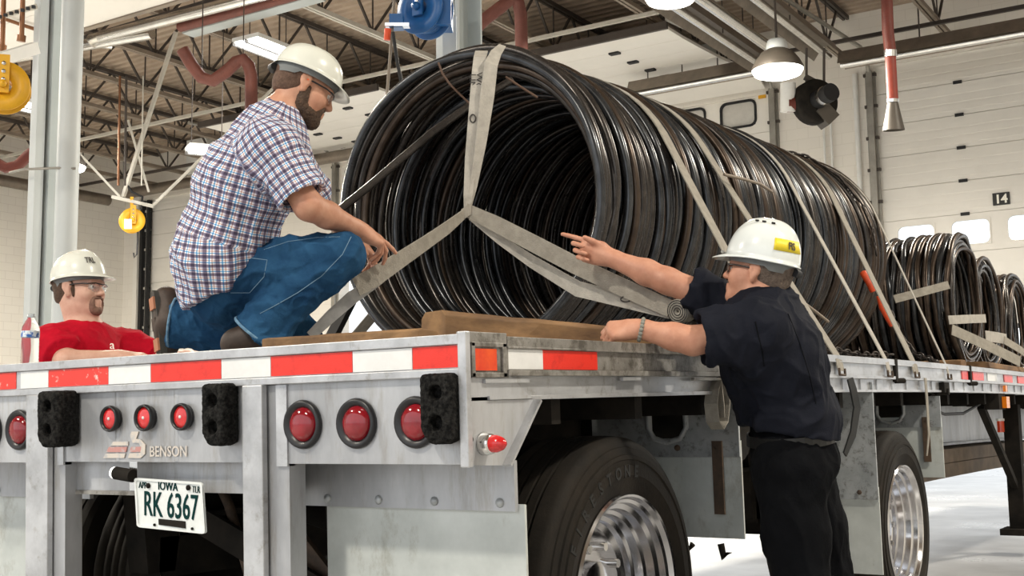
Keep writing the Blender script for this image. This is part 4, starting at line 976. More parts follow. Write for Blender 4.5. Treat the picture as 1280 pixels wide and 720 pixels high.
# ================================================================== FIGURES: distance field mesher
def _v(p): return np.array((p[0], p[1], p[2]), np.float32)
def cone(p1, r1, p2, r2, k=.02, flat=None): return dict(t='cone', a=_v(p1), b=_v(p2), r1=r1, r2=r2, k=k, flat=flat)
def cuff(p1, r1, p2, r2, k=.004): return dict(t='cyl', a=_v(p1), b=_v(p2), r1=r1, r2=r2, k=k, flat=None)
def ell(c, rad, axes=None, k=.02): return dict(t='ell', c=_v(c), r=np.array(rad, np.float32), ax=axes, k=k)
def chain_(pts, rads, k=.02, flat=None): return [cone(pts[i], rads[i], pts[i + 1], rads[i + 1], k, flat) for i in range(len(pts) - 1)]
def rbx(c, half, r, k=.003): return dict(t='box', c=_v(c), r=np.array(half, np.float32), rr=r, k=k)
def prim_d(p, P):
    if p['t'] == 'box':
        q = np.abs(P - p['c']) - (p['r'] - p['rr']); return np.linalg.norm(np.maximum(q, 0), axis=-1) + np.minimum(q.max(-1), 0) - p['rr']
    if p['t'] == 'ell':
        q = P - p['c']
        if p['ax'] is not None: q = q @ np.array([list(a) for a in p['ax']], np.float32).T
        k0 = np.linalg.norm(q / p['r'], axis=-1); k1 = np.linalg.norm(q / (p['r'] ** 2), axis=-1)
        return k0 * (k0 - 1) / np.maximum(k1, 1e-6)
    a, b = p['a'], p['b']; ba = b - a; L2 = float(ba @ ba); L = math.sqrt(L2)
    q = P - a
    if p['flat'] is not None:
        ax, s = p['flat']; ax = _v(ax); q = q + (q @ ax)[..., None] * ax * (s - 1)
    t = (q @ ba) / max(L2, 1e-9)
    if p['t'] == 'cone':
        t = np.clip(t, 0, 1); return np.linalg.norm(q - t[..., None] * ba, axis=-1) - (p['r1'] + (p['r2'] - p['r1']) * t)
    rad = np.linalg.norm(q - t[..., None] * ba, axis=-1); tc_ = np.clip(t, 0, 1)
    dr = rad - (p['r1'] + (p['r2'] - p['r1']) * tc_); da = np.maximum(-t, t - 1) * L
    return np.where((dr > 0) & (da > 0), np.sqrt(np.maximum(dr, 0) ** 2 + np.maximum(da, 0) ** 2), np.maximum(dr, da))
def prim_box(p):
    if p['t'] == 'box': return p['c'] - p['r'], p['c'] + p['r']
    if p['t'] == 'ell': m_ = float(p['r'].max()); return p['c'] - m_, p['c'] + m_
    r = max(p['r1'], p['r2'])
    if p['flat'] is not None: r = r / min(1., p['flat'][1]) + .02
    return np.minimum(p['a'], p['b']) - r, np.maximum(p['a'], p['b']) + r
def sdf_mesh(prims, h, subs=(), cuts=()):
    lo = np.min([prim_box(p)[0] for p in prims], axis=0) - 4 * h; hi = np.max([prim_box(p)[1] for p in prims], axis=0) + 4 * h
    n = np.ceil((hi - lo) / h).astype(int) + 1
    D = np.full(n, .5, np.float32)
    ax = [lo[i] + h * np.arange(n[i], dtype=np.float32) for i in range(3)]
    def sub(p, grow):
        a, b = prim_box(p); i0 = np.clip(((a - grow - lo) / h).astype(int), 0, n - 1); i1 = np.clip(((b + grow - lo) / h).astype(int) + 2, 1, n)
        if (i1 <= i0).any(): return None, None
        sl = tuple(slice(i0[i], i1[i]) for i in range(3))
        P = np.stack(np.meshgrid(*[ax[i][sl[i]] for i in range(3)], indexing='ij'), -1).astype(np.float32)
        return sl, P
    for p in prims:
        k = p['k']; sl, P = sub(p, k + 3 * h)
        if sl is None: continue
        d = prim_d(p, P); c = D[sl]; hh = np.maximum(k - np.abs(c - d), 0) / k; D[sl] = np.minimum(c, d) - hh * hh * k * .25
    for p in subs:
        k = p['k']; sl, P = sub(p, k + 3 * h)
        if sl is None: continue
        d = -prim_d(p, P); c = D[sl]; hh = np.maximum(k - np.abs(c - d), 0) / k; D[sl] = np.maximum(c, d) + hh * hh * k * .25
    for q, nn in cuts:      # keep the side the normal points away from
        q = _v(q); nn = _v(nn); nn = nn / np.linalg.norm(nn)
        pl = (ax[0][:, None, None] - q[0]) * nn[0] + (ax[1][None, :, None] - q[1]) * nn[1] + (ax[2][None, None, :] - q[2]) * nn[2]
        D = np.maximum(D, pl.astype(np.float32))
    Sg = D < 0
    c8 = [(i, j, k) for i in (0, 1) for j in (0, 1) for k in (0, 1)]
    cnt = sum(Sg[i:n[0] - 1 + i, j:n[1] - 1 + j, k:n[2] - 1 + k].astype(np.int8) for i, j, k in c8)
    act = np.argwhere((cnt > 0) & (cnt < 8)); idx = np.full(n - 1, -1, np.int64); idx[tuple(act.T)] = np.arange(len(act))
    val = [D[act[:, 0] + i, act[:, 1] + j, act[:, 2] + k] for i, j, k in c8]
    pos = np.zeros((len(act), 3)); num = np.zeros(len(act))
    for e0 in range(8):
        for e1 in range(e0 + 1, 8):
            df = np.array(c8[e1]) - np.array(c8[e0])
            if np.abs(df).sum() != 1: continue
            a, b = val[e0], val[e1]; mk = (a < 0) != (b < 0); t = np.where(mk, a / np.where(mk, a - b, 1), 0)
            pos += mk[:, None] * (np.array(c8[e0]) + t[:, None] * df); num += mk
    V = lo + h * (act + pos / num[:, None])
    faces = []
    for axn in range(3):
        u, w_ = [(1, 2), (2, 0), (0, 1)][axn]
        s0 = [slice(None)] * 3; s1 = [slice(None)] * 3; s0[axn] = slice(0, -1); s1[axn] = slice(1, None)
        A_, B_ = Sg[tuple(s0)], Sg[tuple(s1)]; E = np.argwhere(A_ != B_)
        E = E[(E[:, u] > 0) & (E[:, w_] > 0) & (E[:, u] < n[u] - 1) & (E[:, w_] < n[w_] - 1)]
        du = np.zeros(3, int); du[u] = 1; dw = np.zeros(3, int); dw[w_] = 1
        q = np.stack([idx[tuple((E - du - dw).T)], idx[tuple((E - dw).T)], idx[tuple(E.T)], idx[tuple((E - du).T)]], 1)
        fl = ~A_[tuple(E.T)]; q[fl] = q[fl][:, ::-1]; faces.append(q)
    Fc = np.concatenate(faces); Fc = Fc[(Fc >= 0).all(1)]
    return V, Fc
def np_obj(name, V, Fc, m_, parent, disp=None, attr=None, smooth_it=1):
    off = wloc(parent)
    if smooth_it:   # one light laplacian pass
        for _ in range(smooth_it):
            acc = np.zeros_like(V); ct = np.zeros(len(V))
            for a, b in ((0, 1), (1, 2), (2, 3), (3, 0)):
                np.add.at(acc, Fc[:, a], V[Fc[:, b]]); np.add.at(ct, Fc[:, a], 1); np.add.at(acc, Fc[:, b], V[Fc[:, a]]); np.add.at(ct, Fc[:, b], 1)
            V = V * .5 + .5 * acc / np.maximum(ct, 1)[:, None]
    if disp is not None:
        fn = np.cross(V[Fc[:, 2]] - V[Fc[:, 0]], V[Fc[:, 3]] - V[Fc[:, 1]]); vn = np.zeros_like(V)
        for a in range(4): np.add.at(vn, Fc[:, a], fn)
        vn /= np.maximum(np.linalg.norm(vn, axis=1), 1e-9)[:, None]
        V = V + vn * np.array([disp(Vector(p)) for p in V])[:, None]
    me = bpy.data.meshes.new(name); L = V - np.array(off)
    me.vertices.add(len(V)); me.vertices.foreach_set('co', L.astype(np.float32).ravel())
    me.loops.add(Fc.size); me.loops.foreach_set('vertex_index', Fc.astype(np.int32).ravel())
    me.polygons.add(len(Fc)); me.polygons.foreach_set('loop_start', np.arange(0, Fc.size, 4, dtype=np.int32)); me.polygons.foreach_set('loop_total', np.full(len(Fc), 4, np.int32))
    me.update(calc_edges=True); me.validate()
    me.polygons.foreach_set('use_smooth', [True] * len(me.polygons))
    if attr is not None:
        at_ = me.attributes.new('cloth', 'FLOAT_VECTOR', 'POINT'); at_.data.foreach_set('vector', attr(V).astype(np.float32).ravel())
    me.materials.append(m_)
    o = bpy.data.objects.new(name, me); COL.objects.link(o); o.parent = parent
    return o
def wrinkle(amp, fs, seed=0., st=(1, 1, 1)):
    def f(p):
        q = Vector((p.x * st[0] + seed, p.y * st[1], p.z * st[2]))
        w = Vector((noise.noise(q * 5.), noise.noise(q * 5. + Vector((9, 2, 4))), 0)) * .5
        a = noise.noise((q + w * .12) * fs); b = noise.noise((q + w * .1) * fs * 2.3 + Vector((7, 3, 1)))
        return amp * (max(0., 1 - abs(a) * 3.5) * 1.25 + max(0., 1 - abs(b) * 4) * .5 - .5)
    return f

# ------------------------------------------------------------------ heads, hands, hats
class Frame:
    def __init__(s, o, fwd, up, sc=1.):
        s.o = Vector(o); s.x = Vector(fwd).normalized(); s.y = Vector(up).cross(s.x).normalized(); s.z = s.x.cross(s.y); s.s = sc
    def p(s, x, y, z): return s.o + (s.x * x + s.y * y + s.z * z) * s.s
    def axes(s): return (s.x, s.y, s.z)
def head_prims(f):
    A = f.axes(); s = f.s
    E = lambda c, r, k=.02: ell(f.p(*c), [q * s for q in r], A, k * s)
    C = lambda a, ra, b, rb, k=.01: cone(f.p(*a), ra * s, f.p(*b), rb * s, k * s)
    P = [E((-.012, 0, .045), (.100, .078, .085)), E((.030, 0, -.02), (.064, .063, .088), .03), E((.040, 0, -.075), (.050, .050, .040), .03), E((.080, 0, -.095), (.020, .026, .020), .03),
         C((.086, -.036, .022), .012, (.091, 0, .020), .013, .02), C((.086, .036, .022), .012, (.091, 0, .020), .013, .02),
         C((.092, 0, .014), .008, (.114, 0, -.024), .0115, .012), E((.106, .011, -.028), (.011, .008, .008), .008), E((.106, -.011, -.028), (.011, .008, .008), .008),
         C((.090, -.019, -.056), .006, (.098, 0, -.054), .0075, .008), C((.090, .019, -.056), .006, (.098, 0, -.054), .0075, .008), C((.090, -.016, -.066), .006, (.096, 0, -.067), .0085, .008), C((.090, .016, -.066), .006, (.096, 0, -.067), .0085, .008),
         E((.062, .043, -.025), (.028, .022, .026), .03), E((.062, -.043, -.025), (.028, .022, .026), .03)]
    for sd in (-1, 1):
        P += [E((-.004, sd * .076, .004), (.018, .010, .022), .01), E((-.006, sd * .079, .010), (.020, .006, .026), .008), E((.0, sd * .075, -.024), (.010, .008, .013), .01)]
    S_ = [E((.101, .033, .002), (.014, .017, .010), .012), E((.101, -.033, .002), (.014, .017, .010), .012), E((.0, .088, .004), (.008, .006, .014), .006), E((.0, -.088, .004), (.008, .006, .014), .006)]
    return P, S_
M_eye = mat('eye white', (.80, .77, .72), .2); M_iris = mat('dark iris', (.05, .035, .025), .2)
M_lid = None
def eyes(f, body):
    for sd in (-1, 1):
        e = MB().sphere(f.p(.081, sd * .032, .002), .0125 * f.s, 14, 10).build('eye', M_eye, body)
        MB().sphere(f.p(.0885, sd * .0325, .002), .0065 * f.s, 10, 8).build('iris', M_iris, e)
def hard_hat(f, root, m_, tilt=0., brimlen=.055, ridge=True, name='hard_hat', sc=1.0, hzz=.118, dz=.0):
    """f: head frame; shell sits on the cranium"""
    ct, st_ = math.cos(tilt), math.sin(tilt)
    def H(x, y, z):
        x *= sc; y *= sc; z *= sc
        return f.p(-.004 + x * ct - z * st_, y, .048 + dz + x * st_ + z * ct)
    rx, ry, hz = .128, .108, hzz; NA, NP = 64, 18; vs = []; fs = []
    def pt(a, t, inner=0.):
        ph = t * PI / 2; c_ = math.cos(ph) ** .82; s_ = math.sin(ph) ** .95
        x = (rx - inner) * c_ * math.cos(a); y = (ry - inner) * c_ * math.sin(a); z = (hz - inner) * s_
        if ridge:
            w_ = math.exp(-((y / .024) ** 2)) * min(1, t * 1.6) * (1 if inner == 0 else 0); z += .007 * w_
            w2 = math.exp(-(((abs(y) - .047) / .010) ** 2)) * min(1, max(0, t - .35) * 3) * (1 if inner == 0 else 0); z -= .004 * w2
        return x, y, z
    rows = []
    def brim(a, k):
        fr_ = max(0., math.cos(a)) ; e = (fr_ ** 1.6) * brimlen + .0045
        x = (rx + e * k) * math.cos(a); y = (ry + (e * .75 + .0) * k) * math.sin(a); z = -.004 * k - .020 * k * fr_ ** 2 + .002
        return x, y, z
    rows.append([(*brim(a, 1),) for a in [2 * PI * i / NA for i in range(NA)]])
    rows.append([(*brim(a, .96),) for a in [2 * PI * i / NA for i in range(NA)]])
    rows.append([(*brim(a, .4),) for a in [2 * PI * i / NA for i in range(NA)]])
    for j in range(NP + 1): rows.append([pt(2 * PI * i / NA, j / NP) for i in range(NA)])
    rows[0] = [(x, y, z - .004) for x, y, z in rows[0]]
    inn = [[pt(2 * PI * i / NA, j / NP, .005) for i in range(NA)] for j in range(NP, -1, -1)] + [[(x, y, z - .004) for x, y, z in [brim(2 * PI * i / NA, .4) for i in range(NA)]]]
    rows += inn
    for r_ in rows: vs += [H(*q) for q in r_]
    n = len(rows)
    for j in range(n):
        k2 = (j + 1) % n
        for i in range(NA): l = (i + 1) % NA; fs.append((j * NA + i, j * NA + l, k2 * NA + l, k2 * NA + i))
    o = MB().add(vs, fs, True).build(name, m_, root)
    return o, H
def suspension(H, hat, front=True):
    NA = 40
    for (z0, z1, r_) in ((-.022, .006, .90),):
        b = MB(); ring = [(.134 * r_ * math.cos(2 * PI * i / NA), .112 * r_ * math.sin(2 * PI * i / NA)) for i in range(NA)]
        vs = [H(x * .93, y * .93, z0 - (.012 if x < -.05 else 0)) for x, y in ring] + [H(x, y, z1) for x, y in ring]
        b.add(vs, [(i, (i + 1) % NA, NA + (i + 1) % NA, NA + i) for i in range(NA)], True).build('headband', mat('grey headband', (.16, .17, .17), .6), hat)
    MB().tube([H(-.122, -.02, -.022), H(-.130, -.0, -.024), H(-.122, .02, -.022)], .014 * 1.0, 10).build('ratchet_knob', M_black, hat)
def glasses(f, root, lens_m, rim_m):
    b = []
    g = None
    for sd in (-1, 1):
        t = MB().tube([f.p(-.012, sd * .080, .006), f.p(.02, sd * .079, .012), f.p(.072, sd * .070, .014), f.p(.092, sd * .062, .012)], [.003 * f.s] * 4, 6)
        b.append(t)
    mb = MB(); mb.v = b[0].v + b[1].v; n0 = len(b[0].v); mb.f = b[0].f + [tuple(i + n0 for i in q) for q in b[1].f]; mb.sm = b[0].sm + b[1].sm
    mb.tube([f.p(.092, -.063, .013), f.p(.106, -.035, .016), f.p(.111, 0, .014), f.p(.106, .035, .016), f.p(.092, .063, .013)], .0028 * f.s, 6)
    g = mb.build('safety_glasses', rim_m, root)
    for sd in (-1, 1):
        n = 8; vs = []; fs = []
        for i in range(n + 1):
            y = .008 + (.062 - .008) * i / n; x = .110 - .018 * (y / .062) ** 2
            zt = .014; zb = -.022 + .012 * abs(i / n - .45) * 2
            vs += [f.p(x, sd * y, zt), f.p(x - .004, sd * y, zb), f.p(x + .0015, sd * y, zt), f.p(x - .0025, sd * y, zb)]
        for i in range(n): a = 4 * i; fs += [(a, a + 4, a + 5, a + 1), (a + 2, a + 3, a + 7, a + 6), (a, a + 2, a + 6, a + 4), (a + 1, a + 5, a + 7, a + 3)]
        MB().add(vs, fs, True).build('lens', lens_m, g)
M_lensclear = mat('clear safety lens', (.86, .90, .92), .04, trans=.85, spec=.6, alpha=.35)
M_lenssmoke = mat('smoked safety lens', (.20, .17, .15), .05, trans=.4, spec=.6, alpha=.6)
def rotv(v, ax, ang): return Quaternion(Vector(ax).normalized(), ang) @ v
def hand_prims(wrist, d, back, thumb_sign, curls, sc=1., thumb=(.55, .7, -.25), thumb_curl=.35, spread=.10):
    """d: direction wrist -> knuckles; back: normal of the back of the hand; lateral = thumb side"""
    d = Vector(d).normalized(); back = Vector(back); back = (back - d * back.dot(d)).normalized()
    lat = d.cross(back).normalized() * thumb_sign; w = Vector(wrist); P = []
    K = []
    for i, l in enumerate((.030, .010, -.011, -.030)):
        kn = w + d * ((.088, .092, .088, .078)[i] * sc) + lat * (l * sc) + back * (.002 * sc); K.append(kn)
        P.append(cone(w + d * .012 * sc + lat * (l * .62 * sc), .0155 * sc, kn, .0118 * sc, .016))
    P.append(cone(w - d * .02 * sc, .0235 * sc, w + d * .03 * sc, .022 * sc, .025))
    P.append(ell(w + d * .05 * sc - back * .006 * sc, (.040 * sc, .036 * sc, .016 * sc), (d, lat, back), .02))
    L = ((.043, .027, .021), (.047, .030, .022), (.043, .028, .021), (.034, .022, .019))
    for i in range(4):
        p = K[i]; dd = rotv(d, back, (.5 - i / 3.) * 2 * spread * thumb_sign * (1 if True else 1)); r = .0092 * sc
        hinge_ax = lat * -thumb_sign
        ax = dd.cross(back).normalized()
        for j in range(3):
            dd = rotv(dd, ax, -curls[i][j]); q = p + dd * (L[i][j] * sc); r2 = r * .92
            P.append(cone(p, r, q, r2, .004)); p = q; r = r2
    tb = w + d * .028 * sc + lat * .026 * sc - back * .004 * sc
    td = (d * thumb[0] + lat * thumb[1] + back * thumb[2]).normalized(); q = tb + td * .040 * sc
    P.append(cone(w + d * .014 * sc + lat * .012 * sc, .016 * sc, tb, .0155 * sc, .014)); P.append(cone(tb, .0145 * sc, q, .0108 * sc, .010))
    td2 = (td * (1 - thumb_curl) + d * thumb_curl).normalized(); q2 = q + td2 * .030 * sc; P.append(cone(q, .0108 * sc, q2, .0088 * sc, .004))
    return P
def skin(name, col, col2): return mat(name, col, .48, var=.3, vscale=22, col2=col2, bump=.05, bscale=160, spec=.4)
def plaid_material():
    M = bpy.data.materials.new('plaid cotton'); M.use_nodes = True; t = M.node_tree; b = t.nodes['Principled BSDF']; b.inputs['Roughness'].default_value = .85
    at_ = t.nodes.new('ShaderNodeAttribute'); at_.attribute_name = 'cloth'; sp = t.nodes.new('ShaderNodeSeparateXYZ'); t.links.new(at_.outputs['Vector'], sp.inputs[0])
    outs = []
    for k in (0, 1):
        d = t.nodes.new('ShaderNodeMath'); d.operation = 'DIVIDE'; d.inputs[1].default_value = .030; t.links.new(sp.outputs[k], d.inputs[0])
        fr_ = t.nodes.new('ShaderNodeMath'); fr_.operation = 'FRACT'; t.links.new(d.outputs[0], fr_.inputs[0])
        r = t.nodes.new('ShaderNodeValToRGB'); r.color_ramp.interpolation = 'CONSTANT'; e = r.color_ramp.elements
        stops = [(0, (.24, .21, .29)), (.31, (.92, .90, .92)), (.46, (.16, .46, .76)), (.57, (.93, .93, .94)), (.70, (.62, .40, .36)), (.78, (.94, .93, .94)), (.90, (.62, .58, .68))]
        e[0].position = 0; e[0].color = stops[0][1] + (1,); e[1].position = stops[1][0]; e[1].color = stops[1][1] + (1,)
        for p, c_ in stops[2:]: x = e.new(p); x.color = c_ + (1,)
        t.links.new(fr_.outputs[0], r.inputs[0]); outs.append(r.outputs[0])
    mx = t.nodes.new('ShaderNodeMix'); mx.data_type = 'RGBA'; mx.blend_type = 'MULTIPLY'; mx.inputs[0].default_value = 1.
    t.links.new(outs[0], mx.inputs[6]); t.links.new(outs[1], mx.inputs[7]); t.links.new(mx.outputs[2], b.inputs['Base Color'])
    return M
def cloth_uv(segs):
    """segs: (p0, p1, ref, radius): along = v, angle around the axis from ref = u"""
    def f(V):
        best = np.full(len(V), 1e9); out = np.zeros((len(V), 3))
        for p0, p1, ref, rad, v0 in segs:
            a, b = np.array(p0), np.array(p1); ba = b - a; L = np.linalg.norm(ba); n = ba / L
            t = (V - a) @ n; tcl = np.clip(t, 0, L); q = V - a - tcl[:, None] * n; dist = np.linalg.norm(q, axis=1) / rad
            r0 = np.array(ref); r0 = r0 - n * (r0 @ n); r0 /= np.linalg.norm(r0); r1 = np.cross(n, r0)
            ang = np.arctan2(q @ r1, q @ r0); m_ = dist < best
            best[m_] = dist[m_]; out[m_, 0] = (ang * rad)[m_] + 5; out[m_, 1] = t[m_] + v0 + 5
        return out
    return f
# ------------------------------------------------------------------ rubber dock bumpers on the trailer's rear (moulded blocks with two holes)
for x0, x1, p in ((-1.592, -1.487, .085), (-.872, -.782, .065), (-.108, -.006, .045)):
    xc = (x0 + x1) / 2
    V_, F_ = sdf_mesh([rbx((xc, -p / 2, -.183), ((x1 - x0) / 2, p / 2 + .002, .088), .014)], .0042, [cuff((xc, -p - .02, z), .021, (xc, -p + .028, z), .019) for z in (-.143, -.218)] , cuts=[((x0 + .004, 0, -.235), (-.8, 0, -.6)), ((x1, 0, -.255), (.6, 0, -.8))])
    V_ = np.array([bend(q) for q in V_])
    bo = np_obj('dock_bumper', V_, F_, M_bumper, tr, lambda q: .0016 * noise.noise(q * 150) + .001 * noise.noise(q * 60))
# ================================================================== KNEELING MAN (plaid shirt)
M_skin1 = skin('tanned skin', (.56, .30, .20), (.47, .22, .14))
M_skin2 = skin('ruddy skin', (.60, .31, .21), (.50, .23, .15))
M_skin3 = skin('pale skin', (.62, .38, .29), (.54, .30, .22))
M_hat = mat('white hard hat shell', (.72, .73, .66), .25, coat=.3, var=.05, vscale=10)
M_hat2 = mat('bright white hard hat shell', (.76, .80, .79), .18, coat=.6, var=.04, vscale=10)
M_denim = mat('blue denim', (.026, .088, .180), .9, var=.4, vscale=7, col2=(.012, .045, .105), bump=.25, bscale=120, spec=.1)
M_denimhem = mat('frayed pale denim', (.17, .30, .42), .9, var=.4, vscale=60, col2=(.06, .14, .24))
M_boot = mat('brown boot leather', (.055, .034, .024), .6, var=.4, vscale=14, col2=(.028, .018, .013), bump=.2)
M_sole = mat('boot sole rubber', (.055, .05, .042), .8, var=.3, vscale=30)
M_solemark = mat('orange sole inlay', (.42, .17, .09), .7)
M_hairbrown = mat('dark brown hair', (.055, .032, .020), .7, var=.5, vscale=60, col2=(.11, .062, .036), bump=.8, bscale=220)
M_hairshort = mat('short cropped hair', (.16, .095, .065), .8, var=.4, vscale=80, col2=(.09, .05, .034), bump=.6, bscale=260)
M_hairgrey = mat('grey brown hair', (.17, .13, .105), .8, var=.4, vscale=80, col2=(.09, .065, .05), bump=.6, bscale=260)
def lift(p, r=0.):   # rest a point on the deck
    q = Vector(p); q.z = deckz(q.y) + r; return q
BK = W(300, 425, 4.15)
kn = thing('person', 'kneeling man in a plaid shirt, blue jeans and cream hard hat on the trailer deck', 'person', (BK.x, BK.y, deckz(BK.y)), 'workers')
pel, wai, che, nek = W(284, 362, 4.17), W(282, 318, 4.14), W(306, 232, 4.12), W(347, 150, 4.12)
shR, shL = W(340, 186, 3.97), W(350, 178, 4.30)
elR, wrR = W(386, 258, 3.93), W(450, 288, 4.12)
elL, wrL = W(402, 262, 4.42), W(446, 300, 4.50)
hpR, hpL = W(298, 346, 4.07), W(290, 368, 4.27)
knR, anR = W(427, 317, 4.02), W(324, 408, 4.02)
knL = lift(W(372, 430, 4.34), .075); anL = W(214, 403, 4.30)
hf = (CR * .93 + CF * .32); hf.normalize(); hf = (hf * math.cos(R_(26)) - Vector((0, 0, 1)) * math.sin(R_(26)))
hu = Vector((0, 0, 1))
f1 = Frame(W(379, 110, 4.15), hf, hu, .98)
side1 = CF.copy()
P, S_ = head_prims(f1)
P += [cone(f1.p(-.022, 0, -.045), .056, nek, .062, .03)]
P += [cone(nek, .06, che, .10, .04), cone(che, .11, wai, .11, .05), cone(wai, .11, pel, .11, .05), cone(nek, .06, shR, .05, .04), cone(nek, .06, shL, .05, .04)]
P += chain_([shR, elR], [.058, .046], .02) + [cone(elR, .047, elR.lerp(wrR, .35), .044, .02), cone(elR.lerp(wrR, .35), .044, wrR, .028, .02)]
P += chain_([shL, elL, wrL], [.055, .044, .028], .02)
P += chain_([hpR, knR, anR], [.08, .055, .04]) + chain_([hpL, knL, anL], [.08, .055, .04])
dR = (W(476, 302, 4.17) - wrR).normalized()
P += hand_prims(wrR, dR, CU * .85 - CF * .35 + CR * .3, -1, [(.12, .12, .1), (.55, .5, .3), (.95, .6, .4), (1.15, .6, .4)], 1.0, thumb=(.75, .45, -.45))
P += hand_prims(wrL, (W(462, 318, 4.5) - wrL), CR * .5 + CU * .6 + CF * .2, 1, [(.4, .5, .3), (.5, .6, .3), (.6, .6, .3), (.7, .6, .3)], .95)
V_, F_ = sdf_mesh(P, .0046, S_)
body = np_obj('body', V_, F_, M_skin1, kn)
eyes(f1, body)
# shirt
fl1 = (side1, .80)
PS = [cone(pel, .158, wai, .160, .06, fl1), cone(wai, .160, che, .150, .07, fl1), cone(che, .150, W(336, 176, 4.12), .118, .07, fl1), cone(W(336, 176, 4.12), .118, nek, .068, .05)]
PS += [cone(W(340, 172, 4.12), .09, shR, .086, .06), cone(W(342, 170, 4.12), .09, shL, .084, .06)]
shm = shR.lerp(elR, .45); she = shR.lerp(elR, .84)
PS += [cone(shR, .085, shm, .080, .04), cuff(shm, .078, she, .085, .02), cone(shL, .080, shL.lerp(elL, .75), .074, .04)]
hem_n = Vector((0, 0, 0)); a_, b_ = W(236, 380, 4.0), W(330, 348, 4.0)
hem_n = (b_ - a_).cross(CF).normalized()
if hem_n.z > 0: hem_n = -hem_n
SB = [cuff(shR.lerp(elR, .6), .070, shR.lerp(elR, 1.05), .076)]
V_, F_ = sdf_mesh(PS, .0062, SB, cuts=[(a_, hem_n)])
cu = cloth_uv([(pel, wai, CR, .155, 0.), (wai, che, CR, .150, (wai - pel).length), (che, nek, CR, .13, (wai - pel).length + (che - wai).length), (shR + (shR - elR) * .15, elR, CR, .082, .011), (shL, elL, CR, .08, .02)])
wr1 = wrinkle(.008, 7., 3., (1, 1, .7))
np_obj('plaid_shirt', V_, F_, plaid_material(), kn, wr1, cu)
collar = [f1.p(-.05, 0, -.062)]
MB().tube([nek + (CR * math.cos(a) * .072 + CF * math.sin(a) * .074) + CU * (.012 - .02 * math.cos(a)) for a in [2 * PI * i / 20 for i in range(20)]], .011, 8, closed=True).build('collar', mat('collar cotton', (.36, .36, .45), .85, var=.6, vscale=70, col2=(.75, .75, .78), contrast=(.45, .55)), kn)
# jeans
def mid(a, b, t, off=(0, 0, 0)): return a.lerp(b, t) + Vector(off)
PJ = [cone(pel, .135, pel + CU * .05 + CR * .01, .13, .05, (side1, .85)), cone(hpR, .098, mid(hpR, knR, .5), .090, .03), cone(mid(hpR, knR, .5), .090, knR, .074, .025), cone(knR + CU * -.01, .076, mid(knR, anR, .5), .079, .012), cone(mid(knR, anR, .5), .079, mid(knR, anR, .84), .080, .012), cuff(mid(knR, anR, .72), .080, mid(knR, anR, 1.0, CU * -.035 + CR * .0), .098, .02)]
PJ += [cone(hpL, .112, mid(hpL, knL, .5), .10, .06), cone(mid(hpL, knL, .5), .10, knL, .078, .05), cone(knL, .078, mid(knL, anL, .5), .082, .05), cuff(mid(knL, anL, .45), .078, mid(knL, anL, 1.0), .086, .03)]
V_, F_ = sdf_mesh(PJ, .0062)
jeans = np_obj('jeans', V_, F_, M_denim, kn, wrinkle(.009, 8., 8., (1, 1, 1.1)))
for a, b, r in ((knR, anR, .099), (knL, anL, .087)):
    d = (b - a).normalized() if a is not knR else (mid(a, b, 1., CU * -.035) - mid(a, b, .72)).normalized(); e = mid(a, b, 1.0, CU * -.035) if a is knR else b; u = d.orthogonal().normalized(); w_ = d.cross(u)
    MB().tube([e - d * .006 + u * math.cos(q) * r + w_ * math.sin(q) * r for q in [2 * PI * i / 28 for i in range(28)]], .0055, 6, closed=True).build('trouser_hem', M_denimhem, jeans)
# stitched seams on the near leg and the back pocket
def on_surf(px, py, d): return W(px, py, d)
# boots
def boot(name, heel, toe, ankle, up, sc=1., tread=False):
    heel, toe, ankle, up = Vector(heel), Vector(toe), Vector(ankle), Vector(up).normalized()
    d = (toe - heel).normalized(); sd = d.cross(up).normalized()
    P = [cone(heel + up * .045, .042 * sc, heel + d * .13 + up * .045, .045 * sc, .03), cone(heel + d * .13 + up * .045, .045 * sc, toe - d * .04 + up * .036, .038 * sc, .03), cone(heel + up * .06 + d * .015, .044 * sc, ankle, .052 * sc, .03)]
    V_, F_ = sdf_mesh(P, .006)
    o = np_obj(name, V_, F_, M_boot, kn)
    out = []
    for i in range(28):
        a = 2 * PI * i / 28; x = math.cos(a); y = math.sin(a); L = (toe - heel).length / 2 + .03
        wd = .047 * (1 - .12 * x) * sc; out.append(heel + (toe - heel) / 2 + d * (L * x) + sd * (wd * (abs(y) ** .7) * (1 if y > 0 else -1)) + up * .0)
    MB().prism(out, up * .024).build('sole', M_sole, o)
    if tread:
        for i in range(4):
            c_ = heel + d * (.02 + .075 * i); MB().obox(c_ - up * .003, d * .022, sd * (.028 if i % 2 else .034), up * .004).build('sole_inlay', M_solemark if i in (0, 2) else M_boot, o)
    return o
hR = lift(W(291, 430, 4.02), 0); boot('boot', hR, hR + CR * .20 + CF * .02, hR + CR * .06 + Vector((0, 0, .075)), (0, 0, 1), .95)
tL = lift(W(199, 440, 4.30), .02); hL = tL + Vector((0, 0, 1)) * .215 - CR * .028
boot('boot', hL, tL, anL, CR * .88 + CF * .47, tread=True)
